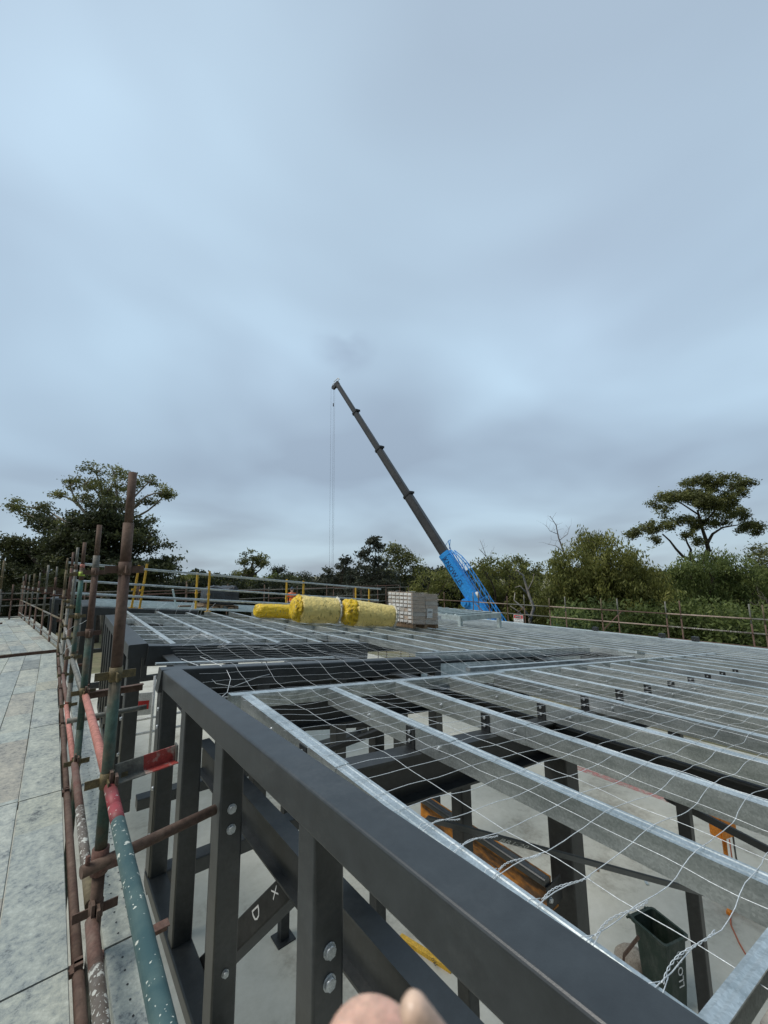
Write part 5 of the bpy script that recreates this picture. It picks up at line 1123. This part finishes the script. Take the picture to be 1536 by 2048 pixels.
# dead trees
def dead(name, label, D, segs, base, bark='deadwood', r=.12, fuzz=True):
    t = empty(name, V((at(*base, D).x, at(*base, D).y, GZ)), label, 'dead tree', 'dead trees'); bm = B()
    b0 = at(*base, D); tube(bm, [V((b0.x, b0.y, GZ)), b0], r, 8, 0, [r*1.3, r])
    for pts_, r0, r1 in segs:
        pts = [at(x_, y_, D+random.uniform(-.3, .3)) for x_, y_ in pts_]; n_ = len(pts)
        tube(bm, pts, r0, 6, 0, [r0+(r1-r0)*i/(n_-1) for i in range(n_)])
        if fuzz:
            for i in range(1, n_):
                for _ in range(3):
                    a = pts[i-1].lerp(pts[i], random.random()); limb(bm, a, a+V([random.uniform(-.8, .8), random.uniform(-.8, .8), random.uniform(.1, 1.0)]), r1*.7, r1*.3, .12, 4)
    build('trunk', bm, MT[bark], t); return t
dead('dead_tree', 'bare dead tree top sticking up left of the weeping olive tree', 40, [([(1145, 1180), (1140, 1130), (1128, 1105), (1117, 1075), (1112, 1050), (1100, 1032)], .12, .02), ([(1128, 1105), (1112, 1092), (1095, 1088)], .05, .015), ([(1132, 1110), (1150, 1088), (1162, 1070)], .05, .015), ([(1120, 1080), (1135, 1068), (1140, 1052)], .03, .012), ([(1115, 1068), (1100, 1062), (1092, 1050)], .03, .012)], (1150, 1200))
dead('dead_tree', 'thin bare twigs reaching up to the left, right of the crane boom', 40, [([(985, 1150), (978, 1122), (968, 1108), (958, 1098)], .05, .015), ([(972, 1112), (966, 1095), (960, 1080)], .03, .01), ([(978, 1122), (982, 1108), (984, 1100)], .02, .01)], (990, 1180))
dead('dead_tree', 'pale twisting dead trunk behind the warning sign', 33, [([(1066, 1265), (1060, 1240), (1068, 1215), (1058, 1190), (1052, 1170), (1046, 1150), (1032, 1140)], .17, .05), ([(1058, 1190), (1040, 1172), (1030, 1175)], .07, .03), ([(1060, 1235), (1045, 1215), (1028, 1200), (1030, 1185)], .09, .03), ([(1056, 1180), (1066, 1160), (1068, 1148)], .05, .02), ([(1050, 1250), (1040, 1225), (1020, 1212)], .06, .03)], (1066, 1270), bark='palebark', fuzz=False)
dead('fallen_branch', 'dark slanting trunk behind the right-hand scaffold rails', 30, [([(1285, 1285), (1272, 1262), (1255, 1248), (1230, 1240)], .16, .06), ([(1275, 1265), (1276, 1250)], .08, .05)], (1290, 1300), bark='bark', fuzz=False)
dead('dead_tree', 'grey bare twigs at the right picture edge above the scaffold', 30, [([(1545, 1240), (1530, 1215), (1505, 1208)], .03, .01), ([(1545, 1230), (1535, 1200), (1515, 1190)], .03, .01)], (1560, 1260))
# low scrub that closes the view beneath the trees
def scrub_band(name, label, px0, px1, D, ztop_, n, leaf, size=.17):
    cs = []; tn = []
    for i in range(n):
        x_ = random.uniform(px0, px1); p = at(x_, 1200, D+random.uniform(-3, 3)); r = random.uniform(1.0, 2.2); c_ = np.array([p.x, p.y, random.uniform(GZ+.5, ztop_)])
        m_ = 650; u = rng.normal(size=(m_, 3)); u /= np.linalg.norm(u, axis=1)[:, None]
        cs.append(c_+u*(r*rng.uniform(.6, 1.05, (m_, 1)))); tn.append(np.full(m_, random.random()*.6)+rng.normal(size=m_)*.12)
    o = leaf_mesh(name, MT[leaf], np.concatenate(cs), None, size, np.concatenate(tn), 2.4, .2); tag(o, label, 'scrub', kind='stuff'); return o
scrub_band('scrub', 'dark scrub beneath the trees beyond the far scaffold', -60, 640, 48, -1.3, 150, 'scrub')
scrub_band('scrub', 'dark scrub beneath the trees left of the crane', 600, 980, 52, -1.6, 110, 'scrub')
scrub_band('scrub', 'olive scrub beneath the trees beyond the right-hand scaffold', 940, 1620, 42, -2.4, 150, 'leafolive')
scrub_band('scrub', 'dark green scrub close behind the right-hand scaffold', 1120, 1750, 31, -3.4, 90, 'leafgreen', .14)
scrub_band('scrub', 'distant belt of bushes closing the horizon', -200, 1800, 85, -.6, 230, 'scrub', .3)
# fence and house glimpsed through the trees
a, b = at(1180, 1250, 45), at(1620, 1265, 40); bm = B()
extrude(bm, rect(.05, 2.2, 0, -2.2), a, b); nf_ = int((b-a).length/.25)
for i in range(nf_): p = a.lerp(b, i/nf_); box(bm, p+V((0, 0, -1.1))-(a-b).cross(V((0, 0, 1))).normalized()*.03, (.03, .03, 2.15))
tag(build('boundary_fence', bm, MT['fence']), 'dark green sheet metal fence glimpsed beneath the trees on the right', 'fence')
hc = at(1430, 1225, 55); t = empty('house', V((hc.x, hc.y, GZ)), 'cream house with pale roof glimpsed through the trees on the right', 'house')
bm = B(); box(bm, V((hc.x, hc.y, (GZ+hc.z)/2)), (8, 6, hc.z-GZ), rot=Euler((0, 0, .5)).to_matrix()); build('wall', bm, MT['cream'], t)
bm = B(); R5 = Euler((0, 0, .5)).to_matrix(); vs = [bm.verts.new(V((hc.x, hc.y, hc.z))+R5@V(p)) for p in ((-4.4, -3.4, -.05), (4.4, -3.4, -.05), (4.4, 3.4, -.05), (-4.4, 3.4, -.05), (-2.5, 0, 1.5), (2.5, 0, 1.5))]
for f_ in ((0, 1, 5, 4), (1, 2, 5), (2, 3, 4, 5), (3, 0, 4), (3, 2, 1, 0)): bm.faces.new([vs[i] for i in f_])
build('roof', bm, MT['paleroof'], t)
